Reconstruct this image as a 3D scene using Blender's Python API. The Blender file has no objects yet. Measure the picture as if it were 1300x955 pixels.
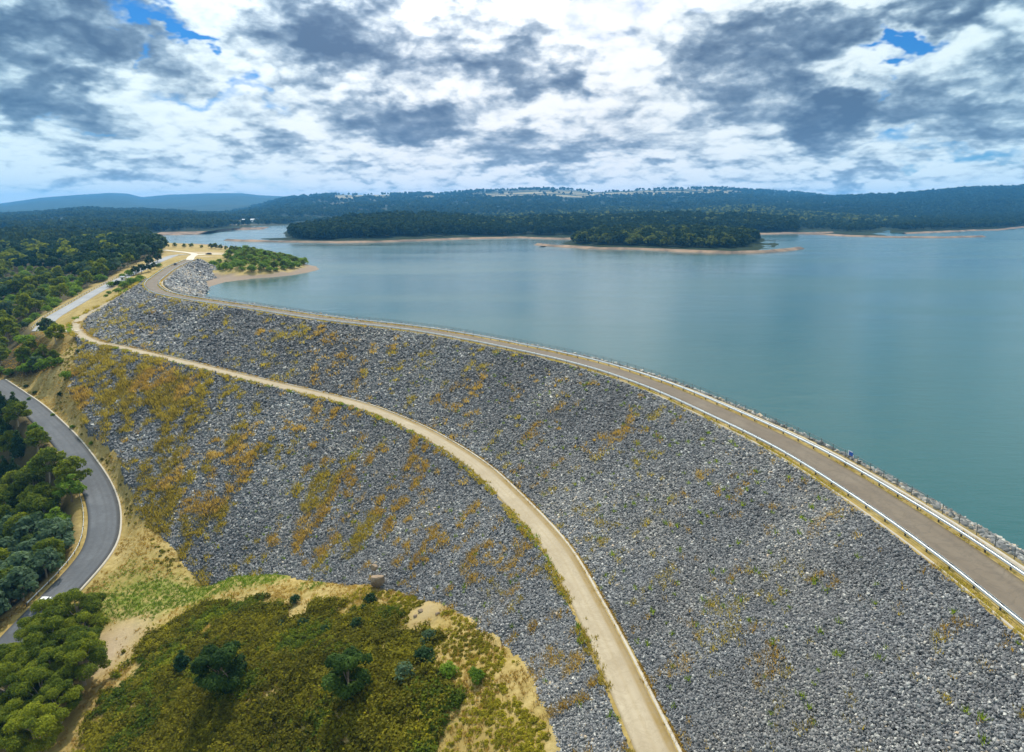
import bpy, bmesh, math, random
import numpy as np
from mathutils import Vector
from mathutils.bvhtree import BVHTree

random.seed(7)
RNG = np.random.default_rng(11)
scene = bpy.context.scene
COL = scene.collection
R = math.radians

# ------------------------------------------------------------------ camera
FPX, YH, CAMH = 866.0, 265.0, 40.0            # focal length in photo pixels, horizon row, height over the crest
PITCH = math.atan((433 - YH) / FPX)
cam_d = bpy.data.cameras.new('camera')
cam = bpy.data.objects.new('camera', cam_d)
COL.objects.link(cam)
cam.location = (0, 0, CAMH)
cam.rotation_euler = (math.pi / 2 - PITCH, 0, 0)
cam_d.sensor_width = 36
cam_d.lens = 36 * FPX / 1300
cam_d.shift_y = -44.5 / 1300
cam_d.clip_start = 0.5
cam_d.clip_end = 60000
scene.camera = cam

# ------------------------------------------------------------------ light
SUN_EL, SUN_AZ = 48.0, -12.0                   # degrees; azimuth from +Y towards +X
sun_d = bpy.data.lights.new('sun', 'SUN')
sun_d.energy = 4.8
sun_d.angle = R(0.6)
sun_d.color = (1.0, 0.94, 0.84)
sun = bpy.data.objects.new('sun', sun_d)
COL.objects.link(sun)
sv = Vector((math.sin(R(SUN_AZ)) * math.cos(R(SUN_EL)), math.cos(R(SUN_AZ)) * math.cos(R(SUN_EL)), math.sin(R(SUN_EL))))
sun.rotation_euler = sv.to_track_quat('Z', 'Y').to_euler()
scene.view_settings.view_transform = 'Standard'
scene.view_settings.look = 'None'
scene.view_settings.exposure = 0.15
scene.view_settings.gamma = 1.0


class NT:
    """small helper for writing node trees"""
    def __init__(s, tree):
        s.t = tree
        tree.nodes.clear()

    def n(s, typ, ins=None, **kw):
        nd = s.t.nodes.new(typ)
        for k, v in kw.items():
            setattr(nd, k, v)
        for k, v in (ins or {}).items():
            s.put(nd.inputs[k], v)
        return nd

    def put(s, sock, v):
        if isinstance(v, bpy.types.NodeSocket):
            s.t.links.new(v, sock)
        elif isinstance(v, bpy.types.Node):
            s.t.links.new(v.outputs[0], sock)
        else:
            if sock.type == 'RGBA' and len(v) == 3:
                v = (*v, 1)
            sock.default_value = v

    def m(s, op, a, b=0.0, c=0.0, clamp=False):
        nd = s.t.nodes.new('ShaderNodeMath')
        nd.operation = op
        nd.use_clamp = clamp
        for i, v in enumerate((a, b, c)):
            s.put(nd.inputs[i], v)
        return nd.outputs[0]

    def mix(s, f, a, b, blend='MIX'):
        nd = s.t.nodes.new('ShaderNodeMix')
        nd.data_type = 'RGBA'
        nd.blend_type = blend
        s.put(nd.inputs[0], f)
        s.put(nd.inputs[6], a)
        s.put(nd.inputs[7], b)
        return nd.outputs[2]

    def ramp(s, f, stops, interp='LINEAR'):
        nd = s.t.nodes.new('ShaderNodeValToRGB')
        cr = nd.color_ramp
        cr.interpolation = interp
        while len(cr.elements) < len(stops):
            cr.elements.new(0.5)
        for e, (p, c) in zip(cr.elements, stops):
            e.position = p
            e.color = (c, c, c, 1) if isinstance(c, (int, float)) else (*c, 1)
        s.put(nd.inputs[0], f)
        return nd.outputs[0]

    def noise(s, vec, scale, detail=4, rough=0.55, dist=0.0, out=0, w=None):
        nd = s.t.nodes.new('ShaderNodeTexNoise')
        if w is not None:
            nd.noise_dimensions = '4D'
            nd.inputs['W'].default_value = w
        if vec is not None:
            s.put(nd.inputs['Vector'], vec)
        nd.inputs['Scale'].default_value = scale
        nd.inputs['Detail'].default_value = detail
        nd.inputs['Roughness'].default_value = rough
        nd.inputs['Distortion'].default_value = dist
        return nd.outputs[out]


# ------------------------------------------------------------------ world: physical sky with a layer of broken cloud
world = bpy.data.worlds.new('World')
scene.world = world
world.use_nodes = True
SKY_STRENGTH = 0.1
world.cycles.sampling_method = 'MANUAL'
world.cycles.sample_map_resolution = 128


def build_world():
    k = NT(world.node_tree)
    sky = k.n('ShaderNodeTexSky', sky_type='NISHITA', sun_disc=False, sun_elevation=R(SUN_EL),
              sun_rotation=R(SUN_AZ), altitude=200, air_density=1.0, dust_density=0.6, ozone_density=2.5)
    tc = k.n('ShaderNodeTexCoord')
    sep = k.n('ShaderNodeSeparateXYZ', {0: tc.outputs['Generated']})
    x, y, z = sep.outputs
    # azimuth and elevation in degrees; far cloud rows are smaller, so a finer field takes over near the horizon
    az = k.m('MULTIPLY', k.m('ARCTAN2', x, y), 57.29578)
    el = k.m('MULTIPLY', k.m('ARCSINE', z), 57.29578)
    pl = k.n('ShaderNodeCombineXYZ', {0: k.m('MULTIPLY', az, 0.105), 1: k.m('MULTIPLY', el, 0.20), 2: 0.0}).outputs[0]
    plf = k.n('ShaderNodeCombineXYZ', {0: k.m('MULTIPLY', az, 0.15), 1: k.m('MULTIPLY', el, 0.46), 2: 4.0}).outputs[0]
    low = k.n('ShaderNodeMapRange', {0: el, 1: 2.0, 2: 9.5, 3: 1.0, 4: 0.0}, interpolation_type='SMOOTHSTEP').outputs[0]
    # warp for ragged cloud edges
    wn = k.n('ShaderNodeTexNoise', {'Vector': pl, 'Scale': 1.6, 'Detail': 4.0, 'Roughness': 0.6}, noise_dimensions='2D')
    ws = k.n('ShaderNodeSeparateXYZ', {0: wn.outputs['Color']})
    amp = 7.0
    azw = k.m('ADD', az, k.m('MULTIPLY', k.m('SUBTRACT', ws.outputs[0], 0.5), amp * 1.6))
    elw = k.m('ADD', el, k.m('MULTIPLY', k.m('SUBTRACT', ws.outputs[1], 0.5), amp))

    def blobs(lst):
        tot = None
        for (px_, py_, rx, ry, a) in lst:
            A = math.degrees(math.atan((px_ - 650) / FPX))
            u = (433 - py_) / FPX
            zc = -math.sin(PITCH) + u * math.cos(PITCH)
            fc = math.cos(PITCH) + u * math.sin(PITCH)
            r = (px_ - 650) / FPX
            A = math.degrees(math.atan2(r, fc))
            E = math.degrees(math.atan2(zc, math.hypot(r, fc)))
            dx = k.m('DIVIDE', k.m('SUBTRACT', azw, A), rx / 14.0)
            dy = k.m('DIVIDE', k.m('SUBTRACT', elw, E), ry / 15.1)
            d2 = k.m('ADD', k.m('MULTIPLY', dx, dx), k.m('MULTIPLY', dy, dy))
            g = k.m('MULTIPLY', k.m('EXPONENT', k.m('MULTIPLY', d2, -1.0)), a)
            tot = g if tot is None else k.m('ADD', tot, g)
        return tot
    dark = blobs([(450, 60, 95, 42, .75), (610, 75, 70, 28, .5), (380, 25, 50, 35, .35), (90, 30, 85, 42, .75), (20, 70, 50, 55, .45),
                  (40, 140, 70, 22, .5), (120, 115, 60, 12, .45), (500, 150, 70, 20, .7), (540, 175, 60, 14, .5), (700, 92, 40, 28, .6),
                  (720, 180, 95, 20, .6), (670, 205, 80, 14, .5), (920, 120, 80, 30, .55), (1060, 145, 65, 24, .85), (980, 40, 95, 30, .5),
                  (1200, 10, 120, 18, .7), (1230, 140, 90, 34, .6), (320, 185, 60, 13, .45), (190, 210, 50, 12, .35), (1060, 222, 90, 10, .5),
                  (840, 222, 60, 9, .35), (470, 215, 60, 9, .35), (80, 200, 60, 12, .3), (760, 140, 60, 24, .25)])
    hole = blobs([(195, 28, 42, 16, 1.0), (240, 45, 30, 8, .8), (290, 122, 75, 11, .62), (185, 65, 14, 8, .6), (1122, 62, 24, 12, 1.3),
                  (1150, 105, 14, 12, .8), (900, 12, 26, 8, .3), (85, 150, 18, 7, .6), (1270, 185, 50, 10, .5), (1170, 195, 60, 10, .5),
                  (780, 205, 40, 8, .35), (725, 2, 14, 8, .8)])
    def n2d(vec, scale, detail, rough, dist, off):
        nd = k.n('ShaderNodeTexNoise', {'Vector': k.n('ShaderNodeVectorMath', {0: vec, 1: (off, off * .7, 0)}, operation='ADD').outputs[0]}, noise_dimensions='2D')
        nd.inputs['Scale'].default_value = scale
        nd.inputs['Detail'].default_value = detail
        nd.inputs['Roughness'].default_value = rough
        nd.inputs['Distortion'].default_value = dist
        return nd.outputs[0]

    def field(vec):
        n1 = n2d(vec, 0.8, 3, 0.5, 0.0, 0.0)
        n2 = n2d(vec, 2.0, 6, 0.55, 0.0, 13.1)
        warp = k.n('ShaderNodeVectorMath', {0: vec, 1: k.n('ShaderNodeVectorMath', {0: wn.outputs['Color'], 3: 0.5}, operation='SCALE').outputs[0]}, operation='ADD').outputs[0]
        puff = k.n('ShaderNodeTexVoronoi', {'Vector': warp, 'Scale': 2.4, 'Detail': 2.0, 'Roughness': 0.55}, voronoi_dimensions='2D', normalize=True).outputs['Distance']
        fine = n2d(vec, 5.0, 7, 0.62, 0.0, 31.0)
        th = k.m('ADD', k.m('MULTIPLY', k.m('SUBTRACT', n1, 0.5), 1.7), k.m('MULTIPLY', k.m('SUBTRACT', n2, 0.5), 1.35))
        up = k.n('ShaderNodeVectorMath', {0: vec, 1: (0.0, 0.085, 0.0)}, operation='ADD').outputs[0]
        n2u = n2d(up, 2.0, 5, 0.55, 0.0, 13.1)
        relief = k.m('SUBTRACT', n2u, n2)
        return th, puff, fine, relief

    def mixf(a_, b_):
        return k.m('ADD', k.m('MULTIPLY', a_, k.m('SUBTRACT', 1.0, low)), k.m('MULTIPLY', b_, low))
    fa, fb = field(pl), field(plf)
    th = mixf(fa[0], fb[0])
    puff = k.m('SUBTRACT', mixf(fa[1], fb[1]), 0.33)
    fine = k.m('SUBTRACT', mixf(fa[2], fb[2]), 0.5)
    relief = mixf(fa[3], fb[3])
    thc = k.m('SUBTRACT', k.m('ADD', k.m('ADD', th, 0.50), dark), k.m('MULTIPLY', hole, 1.75))
    thc = k.m('SUBTRACT', thc, k.m('MULTIPLY', puff, 1.0))
    cover = k.n('ShaderNodeMapRange', {0: thc, 1: -0.85, 2: 0.42, 3: 0.0, 4: 1.0}, interpolation_type='SMOOTHSTEP').outputs[0]
    ths = k.m('ADD', k.m('MULTIPLY', th, 0.50), k.m('MULTIPLY', dark, 1.22))
    shade = k.n('ShaderNodeMapRange', {0: ths, 1: -0.14, 2: 1.10, 3: 0.0, 4: 1.0}, clamp=False).outputs[0]
    shade = k.m('ADD', shade, k.m('MULTIPLY', puff, 1.35))
    shade = k.m('ADD', shade, k.m('ADD', k.m('MULTIPLY', fine, 0.24), k.m('MULTIPLY', relief, 1.35)), clamp=True)
    ccol = k.ramp(shade, [(0.0, (1.0, 1.0, 0.99)), (0.16, (0.93, 0.95, 0.96)), (0.30, (0.70, 0.76, 0.81)),
                          (0.46, (0.40, 0.48, 0.58)), (0.66, (0.20, 0.275, 0.38)), (1.0, (0.095, 0.145, 0.24))], 'B_SPLINE')
    # teal cast of the side skies, warmer white towards the hidden sun
    side = k.n('ShaderNodeMapRange', {0: k.m('ABSOLUTE', az), 1: 8.0, 2: 38.0, 3: 0.0, 4: 1.0}).outputs[0]
    ccol = k.mix(side, ccol, k.mix(1.0, ccol, (0.80, 0.98, 1.02), 'MULTIPLY'))
    bright = k.n('ShaderNodeMapRange', {0: el, 1: 0.0, 2: 20.0, 3: 9.2, 4: 9.3}).outputs[0]
    sd = k.n('ShaderNodeVectorMath', {0: tc.outputs['Generated'], 1: tuple(sv)}, operation='DOT_PRODUCT').outputs['Value']
    glow = k.m('POWER', k.m('MAXIMUM', sd, 0.0), 12.0)
    bright = k.m('MULTIPLY', bright, k.m('ADD', 1.0, k.m('MULTIPLY', glow, 2.4)))
    ccol = k.n('ShaderNodeVectorMath', {0: ccol, 3: bright}, operation='SCALE').outputs[0]
    blue = k.mix(1.0, sky.outputs[0], (0.13, 0.47, 0.84), 'MULTIPLY')
    col = k.mix(cover, blue, ccol)
    # bright haze near the horizon
    hz = k.n('ShaderNodeMapRange', {0: el, 1: 0.5, 2: 6.5, 3: 0.22, 4: 0.0}, interpolation_type='SMOOTHSTEP').outputs[0]
    col = k.mix(hz, col, (6.6, 7.6, 8.3))
    bg = k.n('ShaderNodeBackground', {0: col, 1: SKY_STRENGTH})
    k.n('ShaderNodeOutputWorld', {0: bg.outputs[0]})


build_world()
scene.cycles.max_bounces = 6
scene.cycles.diffuse_bounces = 2
scene.cycles.glossy_bounces = 2
scene.cycles.transparent_max_bounces = 8
scene.cycles.volume_bounces = 0


# ------------------------------------------------------------------ maths helpers
def P(px, py, z=0.0):
    """world point at height z seen at a photo pixel"""
    u = (433 - py) / FPX
    r = (px - 650) / FPX
    Z = -math.sin(PITCH) + u * math.cos(PITCH)
    F = math.cos(PITCH) + u * math.sin(PITCH)
    t = (z - CAMH) / Z
    return np.array([r * t, F * t, z])


def at_t(px, py, t):
    u = (433 - py) / FPX
    r = (px - 650) / FPX
    Z = -math.sin(PITCH) + u * math.cos(PITCH)
    F = math.cos(PITCH) + u * math.sin(PITCH)
    return np.array([r * t, F * t, CAMH + Z * t])


def proj(p):
    """photo pixel and distance of world points (N,3)"""
    p = np.asarray(p, float)
    d = p - np.array([0, 0, CAMH])
    f = np.array([0, math.cos(PITCH), -math.sin(PITCH)])
    u = np.array([0, math.sin(PITCH), math.cos(PITCH)])
    w = d @ f
    w = np.where(w > 1e-3, w, 1e-3)
    return 650 + FPX * d[:, 0] / w, 433 - FPX * (d @ u) / w, d @ f


def vis(p, m=0.12):
    x, y, w = proj(p)
    return (w > 5) & (x > -1300 * m) & (x < 1300 * (1 + m)) & (y > -100) & (y < 955 * (1 + m))


def spline(pts, step=3.0):
    """Catmull-Rom through points, resampled by arc length"""
    p = np.asarray(pts, float)
    q = np.vstack([2 * p[0] - p[1], p, 2 * p[-1] - p[-2]])
    out = []
    for i in range(1, len(q) - 2):
        for t in np.linspace(0, 1, 24, endpoint=False):
            a, b, c, d = q[i - 1], q[i], q[i + 1], q[i + 2]
            out.append(0.5 * ((2 * b) + (-a + c) * t + (2 * a - 5 * b + 4 * c - d) * t * t + (-a + 3 * b - 3 * c + d) * t ** 3))
    out.append(p[-1])
    return resample(np.array(out), step)


def resample(o, step):
    L = np.concatenate([[0], np.cumsum(np.linalg.norm(np.diff(o[:, :2], axis=0), axis=1))])
    n = max(2, int(round(L[-1] / step)) + 1)
    s = np.linspace(0, L[-1], n)
    return np.stack([np.interp(s, L, o[:, i]) for i in range(o.shape[1])], 1)


def smooth(a, n=3):
    a = a.copy()
    for _ in range(n):
        a[1:-1] = (a[:-2] + 2 * a[1:-1] + a[2:]) / 4
    return a


def normals2(p):
    """unit vector to the LEFT of the direction of travel"""
    d = np.gradient(p[:, :2], axis=0)
    d /= np.linalg.norm(d, axis=1)[:, None] + 1e-9
    return np.stack([-d[:, 1], d[:, 0]], 1)


def offset(p, dist, dz=0.0):
    n = normals2(p)
    o = p.copy()
    o[:, :2] += n * (np.asarray(dist).reshape(-1, 1) if np.ndim(dist) else dist)
    o[:, 2] += dz
    return o


def dist_poly(pts, poly):
    """distance of points (N,2+) to polyline, index of nearest vertex"""
    pts = np.asarray(pts)[:, :2]
    best = np.full(len(pts), 1e9)
    zi = np.zeros(len(pts))
    for i in range(len(poly) - 1):
        a, b = poly[i, :2], poly[i + 1, :2]
        ab = b - a
        t = np.clip(((pts - a) @ ab) / (ab @ ab + 1e-12), 0, 1)
        d = np.hypot(*(pts - a - t[:, None] * ab).T)
        k = d < best
        best[k] = d[k]
        zi[k] = (i + t)[k]
    return best, zi


def in_poly(pts, poly):
    x, y = np.asarray(pts)[:, 0], np.asarray(pts)[:, 1]
    c = np.zeros(len(x), bool)
    n = len(poly)
    for i in range(n):
        x0, y0 = poly[i][:2]
        x1, y1 = poly[(i + 1) % n][:2]
        k = ((y0 > y) != (y1 > y)) & (x < (x1 - x0) * (y - y0) / (y1 - y0 + 1e-12) + x0)
        c ^= k
    return c


def vnoise(x, y, seed=0):
    xi, yi = np.floor(x).astype(np.int64), np.floor(y).astype(np.int64)
    fx, fy = x - xi, y - yi
    fx, fy = fx * fx * (3 - 2 * fx), fy * fy * (3 - 2 * fy)

    def h(a, b):
        n = (a * 374761393 + b * 668265263 + seed * 974634777) & 0xffffffff
        n = ((n ^ (n >> 13)) * 1274126177) & 0xffffffff
        return ((n ^ (n >> 16)) & 0xffff) / 65535.0
    return (h(xi, yi) * (1 - fx) + h(xi + 1, yi) * fx) * (1 - fy) + (h(xi, yi + 1) * (1 - fx) + h(xi + 1, yi + 1) * fx) * fy


def fbm(x, y, octs=4, seed=0, gain=0.5):
    s, a, t = 0, 1, 0
    for o in range(octs):
        s = s + a * vnoise(x * 2 ** o + 17.3 * o, y * 2 ** o - 9.1 * o, seed + o)
        t += a
        a *= gain
    return s / t


# ------------------------------------------------------------------ object helpers
def raw_mesh(name, V, Fc, mat=None, smooth_=False, attrs=None):
    """V (N,3), Fc (M,k) with one k per call"""
    V = np.ascontiguousarray(V, np.float32)
    Fc = np.ascontiguousarray(Fc, np.int32)
    me = bpy.data.meshes.new(name)
    k = Fc.shape[1]
    me.vertices.add(len(V))
    me.vertices.foreach_set('co', V.ravel())
    me.loops.add(Fc.size)
    me.loops.foreach_set('vertex_index', Fc.ravel())
    me.polygons.add(len(Fc))
    me.polygons.foreach_set('loop_start', np.arange(0, Fc.size, k, dtype=np.int32))
    me.polygons.foreach_set('loop_total', np.full(len(Fc), k, np.int32))
    if smooth_:
        me.polygons.foreach_set('use_smooth', np.ones(len(Fc), bool))
    me.update(calc_edges=True)
    me.validate()
    for an, (dom, val) in (attrs or {}).items():
        a = me.attributes.new(an, 'FLOAT', dom)
        a.data.foreach_set('value', np.ascontiguousarray(val, np.float32))
    if mat:
        me.materials.append(mat)
    return me


def link(name, me, parent=None, loc=None):
    o = bpy.data.objects.new(name, me)
    COL.objects.link(o)
    if parent is not None:
        o.parent = parent
    if loc is not None:
        o.location = loc
    return o


def tag(o, label=None, cat=None, group=None, kind=None):
    if label:
        o['label'] = label
    if cat:
        o['category'] = cat
    if group:
        o['group'] = group
    if kind:
        o['kind'] = kind
    return o


def empty(name, loc, label=None, cat=None, group=None, rz=0.0):
    o = bpy.data.objects.new(name, None)
    COL.objects.link(o)
    o.location = loc
    o.rotation_euler = (0, 0, rz)
    o.empty_display_size = 0.5
    return tag(o, label, cat, group)


def copy_tree(o, parent=None):
    c = o.copy()
    COL.objects.link(c)
    if parent is not None:
        c.parent = parent
    for ch in list(o.children):
        copy_tree(ch, c)
    return c


def grid_faces(nr, nc):
    i = np.arange((nr - 1) * (nc - 1))
    r, c = i // (nc - 1), i % (nc - 1)
    a = r * nc + c
    return np.stack([a, a + 1, a + nc + 1, a + nc], 1)


def loft(rows):
    """rows: list of (N,3) polylines -> V, F"""
    V = np.concatenate(rows)
    return V, grid_faces(len(rows), len(rows[0]))


class MB:
    """collects boxes, tubes and polygons of one part"""
    def __init__(s):
        s.v, s.f = [], []

    def add(s, vs, fs):
        b = len(s.v)
        s.v += [tuple(v) for v in vs]
        s.f += [tuple(b + i for i in f) for f in fs]

    def box(s, c, size, rz=0.0, taper=1.0):
        hx, hy, hz = size[0] / 2, size[1] / 2, size[2] / 2
        co, si = math.cos(rz), math.sin(rz)
        vs = []
        for zz in (-hz, hz):
            k = taper if zz > 0 else 1
            for xx, yy in ((-hx, -hy), (hx, -hy), (hx, hy), (-hx, hy)):
                x_, y_ = xx * k, yy * k
                vs.append((c[0] + x_ * co - y_ * si, c[1] + x_ * si + y_ * co, c[2] + zz))
        s.add(vs, [(0, 3, 2, 1), (4, 5, 6, 7), (0, 1, 5, 4), (1, 2, 6, 5), (2, 3, 7, 6), (3, 0, 4, 7)])

    def tube(s, pts, rad, n=6, cap=True):
        pts = [Vector(p) for p in pts]
        rad = rad if isinstance(rad, (list, tuple)) else [rad] * len(pts)
        rings = []
        for i, p in enumerate(pts):
            d = (pts[min(i + 1, len(pts) - 1)] - pts[max(i - 1, 0)]).normalized()
            up = Vector((0, 0, 1)) if abs(d.z) < .9 else Vector((1, 0, 0))
            a = d.cross(up).normalized()
            b = d.cross(a).normalized()
            rings.append([p + (a * math.cos(2 * math.pi * j / n) + b * math.sin(2 * math.pi * j / n)) * rad[i] for j in range(n)])
        vs = [v for r_ in rings for v in r_]
        fs = []
        for i in range(len(pts) - 1):
            for j in range(n):
                a0, a1 = i * n + j, i * n + (j + 1) % n
                fs.append((a0, a1, a1 + n, a0 + n))
        if cap:
            fs.append(tuple(range(n)))
            fs.append(tuple((len(pts) - 1) * n + j for j in range(n)))
        s.add(vs, fs)

    def prism(s, prof, x0, x1):
        """profile in (y,z) extruded along x"""
        n = len(prof)
        vs = [(x0, y, z) for y, z in prof] + [(x1, y, z) for y, z in prof]
        fs = [tuple(range(n))[::-1], tuple(range(n, 2 * n))] + [(i, (i + 1) % n, n + (i + 1) % n, n + i) for i in range(n)]
        s.add(vs, fs)

    def build(s, name, mat, parent=None, smooth_=False, loc=None):
        me = bpy.data.meshes.new(name)
        me.from_pydata(s.v, [], s.f)
        me.materials.append(mat)
        if smooth_:
            for p in me.polygons:
                p.use_smooth = True
        me.update()
        return link(name, me, parent, loc)


# ------------------------------------------------------------------ materials
def new_mat(name):
    m = bpy.data.materials.new(name)
    m.use_nodes = True
    return m, NT(m.node_tree)


def finish(k, col, rough=0.9, bump=None, bstr=0.5, bdist=0.1, spec=0.25, metal=0.0, extra=None):
    b = k.n('ShaderNodeBsdfPrincipled', {'Base Color': col, 'Roughness': rough, 'Specular IOR Level': spec, 'Metallic': metal})
    if bump is not None:
        bp = k.n('ShaderNodeBump', {'Height': bump, 'Strength': bstr, 'Distance': bdist})
        k.put(b.inputs['Normal'], bp.outputs[0])
    k.n('ShaderNodeOutputMaterial', {0: b.outputs[0]})
    return b


def obj_co(k):
    return k.n('ShaderNodeNewGeometry').outputs['Position']


def simple_mat(name, c, rough=0.7, metal=0.0, var=0.15, scale=3.0, spec=0.4):
    m, k = new_mat(name)
    co = k.n('ShaderNodeTexCoord').outputs['Object']
    n = k.noise(co, scale, 5, 0.6)
    lo_ = tuple(x * (1 - var) for x in c)
    hi_ = tuple(min(1, x * (1 + var)) for x in c)
    finish(k, k.mix(n, lo_, hi_), rough, n, 0.15, 0.02, spec, metal)
    return m


def rock_mat():
    m, k = new_mat('rockfill_stone')
    at = k.n('ShaderNodeAttribute', attribute_name='tint').outputs['Fac']
    co = obj_co(k)
    base = k.ramp(at, [(0.0, (0.062, 0.063, 0.068)), (0.3, (0.112, 0.114, 0.121)), (0.6, (0.175, 0.177, 0.182)), (0.85, (0.27, 0.267, 0.26)),
                       (0.97, (0.46, 0.45, 0.42)), (1.0, (0.36, 0.29, 0.21))])
    n = k.noise(co, 0.05, 4, 0.6)
    base = k.mix(k.m('MULTIPLY', k.m('SUBTRACT', n, 0.42), 1.6, clamp=True), base, k.mix(1.0, base, (1.18, 1.08, 0.93), 'MULTIPLY'))
    n2 = k.noise(co, 3.0, 4, 0.6)
    base = k.mix(1.0, base, k.ramp(n2, [(0.3, 0.75), (0.7, 1.2)]), 'MULTIPLY')
    finish(k, base, 0.85, n2, 0.4, 0.05, 0.3)
    return m


def under_rock_mat():
    m, k = new_mat('rockfill_bed')
    co = obj_co(k)
    v = k.n('ShaderNodeTexVoronoi', {'Vector': co, 'Scale': 2.6})
    t = k.n('ShaderNodeSeparateXYZ', {0: v.outputs['Color']}).outputs[0]
    base = k.ramp(t, [(0.0, (0.045, 0.047, 0.053)), (0.5, (0.09, 0.093, 0.103)), (0.85, (0.17, 0.17, 0.175)), (1.0, (0.27, 0.265, 0.25))])
    h = k.ramp(v.outputs['Distance'], [(0.0, 1.0), (0.6, 0.0)])
    finish(k, base, 0.9, h, 1.0, 0.3, 0.2)
    return m


def ground_mat():
    m, k = new_mat('dry_ground')
    co = obj_co(k)
    gr = k.n('ShaderNodeAttribute', attribute_name='green').outputs['Fac']
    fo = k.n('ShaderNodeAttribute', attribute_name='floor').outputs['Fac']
    mu = k.n('ShaderNodeAttribute', attribute_name='mud').outputs['Fac']
    ba = k.n('ShaderNodeAttribute', attribute_name='bare').outputs['Fac']
    n1 = k.noise(co, 0.09, 6, 0.65, 0.4)
    n2 = k.noise(co, 0.8, 6, 0.7)
    n3 = k.noise(co, 0.3, 5, 0.6, 0.6, w=4.0)
    straw = k.ramp(n1, [(0.25, (0.20, 0.14, 0.045)), (0.45, (0.32, 0.235, 0.08)), (0.6, (0.42, 0.32, 0.14)), (0.8, (0.31, 0.20, 0.06))])
    straw = k.mix(k.ramp(n2, [(0.35, 0.0), (0.62, 0.75)]), straw, (0.22, 0.155, 0.045))
    straw = k.mix(k.ramp(n3, [(0.56, 0.0), (0.70, 0.4)]), straw, (0.14, 0.11, 0.035))
    grn = k.mix(n2, (0.065, 0.10, 0.012), (0.17, 0.22, 0.022))
    g = k.m('MULTIPLY', gr, k.ramp(k.m('ADD', k.m('MULTIPLY', n2, .5), k.m('MULTIPLY', n3, .5)), [(0.4, 0.05), (0.58, 1.0)]))
    c = k.mix(g, straw, grn)
    c = k.mix(ba, c, k.mix(n2, (0.30, 0.22, 0.13), (0.46, 0.37, 0.26)))
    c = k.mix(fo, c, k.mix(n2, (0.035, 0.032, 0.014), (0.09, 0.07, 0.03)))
    c = k.mix(mu, c, k.mix(n2, (0.17, 0.125, 0.09), (0.27, 0.21, 0.16)))
    finish(k, c, 0.95, k.m('ADD', n2, n3), 0.6, 0.35, 0.1)
    return m


def road_mat(name, a, b, c, sc=0.5, stripes=None):
    m, k = new_mat(name)
    co = obj_co(k)
    uv = k.n('ShaderNodeAttribute', attribute_name='across').outputs['Fac']
    n1 = k.noise(co, sc * 0.25, 5, 0.65, 0.3)
    n2 = k.noise(co, sc * 6, 5, 0.7)
    col = k.mix(k.ramp(n1, [(0.35, 0.0), (0.65, 1.0)]), a, b)
    col = k.mix(k.m('MULTIPLY', n2, 0.35), col, c)
    if stripes:
        f = k.ramp(uv, stripes[0])
        f = k.m('MULTIPLY', f, k.ramp(n1, [(0.25, 0.35), (0.6, 1.0)]))
        col = k.mix(f, col, stripes[1])
    n3 = k.noise(co, sc * 0.7, 6, 0.7, 1.2)
    col = k.mix(k.ramp(n3, [(0.46, 0.0), (0.5, 0.45), (0.54, 0.0)]), col, c)
    wt = k.ramp(uv, [(0.16, 0.0), (0.25, 1.0), (0.36, 0.15), (0.5, 0.0), (0.62, 0.15), (0.72, 1.0), (0.82, 0.0)])
    col = k.mix(k.m('MULTIPLY', wt, k.ramp(n1, [(0.3, 0.12), (0.7, 0.42)])), col, c)
    finish(k, col, 0.9, n2, 0.3, 0.03, 0.25)
    return m


def leaf_mat(name, dark, mid, light, trans=0.35, spec=0.08):
    m, k = new_mat(name)
    at = k.n('ShaderNodeAttribute', attribute_name='tint').outputs['Fac']
    oi = k.n('ShaderNodeObjectInfo').outputs['Random']
    f = k.m('ADD', k.m('MULTIPLY', at, 0.75), k.m('MULTIPLY', oi, 0.35), clamp=True)
    c = k.ramp(f, [(0.0, dark), (0.5, mid), (1.0, light)])
    b = k.n('ShaderNodeBsdfPrincipled', {'Base Color': c, 'Roughness': 0.8, 'Specular IOR Level': spec})
    t = k.n('ShaderNodeBsdfTranslucent', {0: k.mix(1.0, c, (1.5, 1.45, 0.7), 'MULTIPLY')})
    mx = k.n('ShaderNodeMixShader', {0: trans, 1: b.outputs[0], 2: t.outputs[0]})
    k.n('ShaderNodeOutputMaterial', {0: mx.outputs[0]})
    return m


def water_mat():
    m, k = new_mat('reservoir_water')
    co = obj_co(k)
    sc1 = k.n('ShaderNodeMapping', {'Vector': co, 'Scale': (0.35, 1.0, 1.0), 'Rotation': (0, 0, R(-12))}).outputs[0]
    w1 = k.noise(sc1, 0.55, 5, 0.6, 0.2)
    w2 = k.noise(sc1, 0.09, 3, 0.5, 0.3)
    patch = k.noise(k.n('ShaderNodeMapping', {'Vector': co, 'Scale': (0.25, 1.0, 1.0), 'Rotation': (0, 0, R(8))}).outputs[0], 0.012, 4, 0.55, 0.5)
    h = k.m('ADD', k.m('MULTIPLY', w1, 1.6), k.m('MULTIPLY', w2, 2.5))
    rough = k.n('ShaderNodeMapRange', {0: patch, 1: 0.35, 2: 0.68, 3: 0.24, 4: 0.09}).outputs[0]
    b = k.n('ShaderNodeBsdfPrincipled', {'Base Color': (0.004, 0.064, 0.066), 'Roughness': rough, 'IOR': 1.34, 'Specular IOR Level': 0.5})
    bp = k.n('ShaderNodeBump', {'Height': h, 'Strength': 0.34, 'Distance': 0.2})
    k.put(b.inputs['Normal'], bp.outputs[0])
    k.n('ShaderNodeOutputMaterial', {0: b.outputs[0]})
    return m


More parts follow.
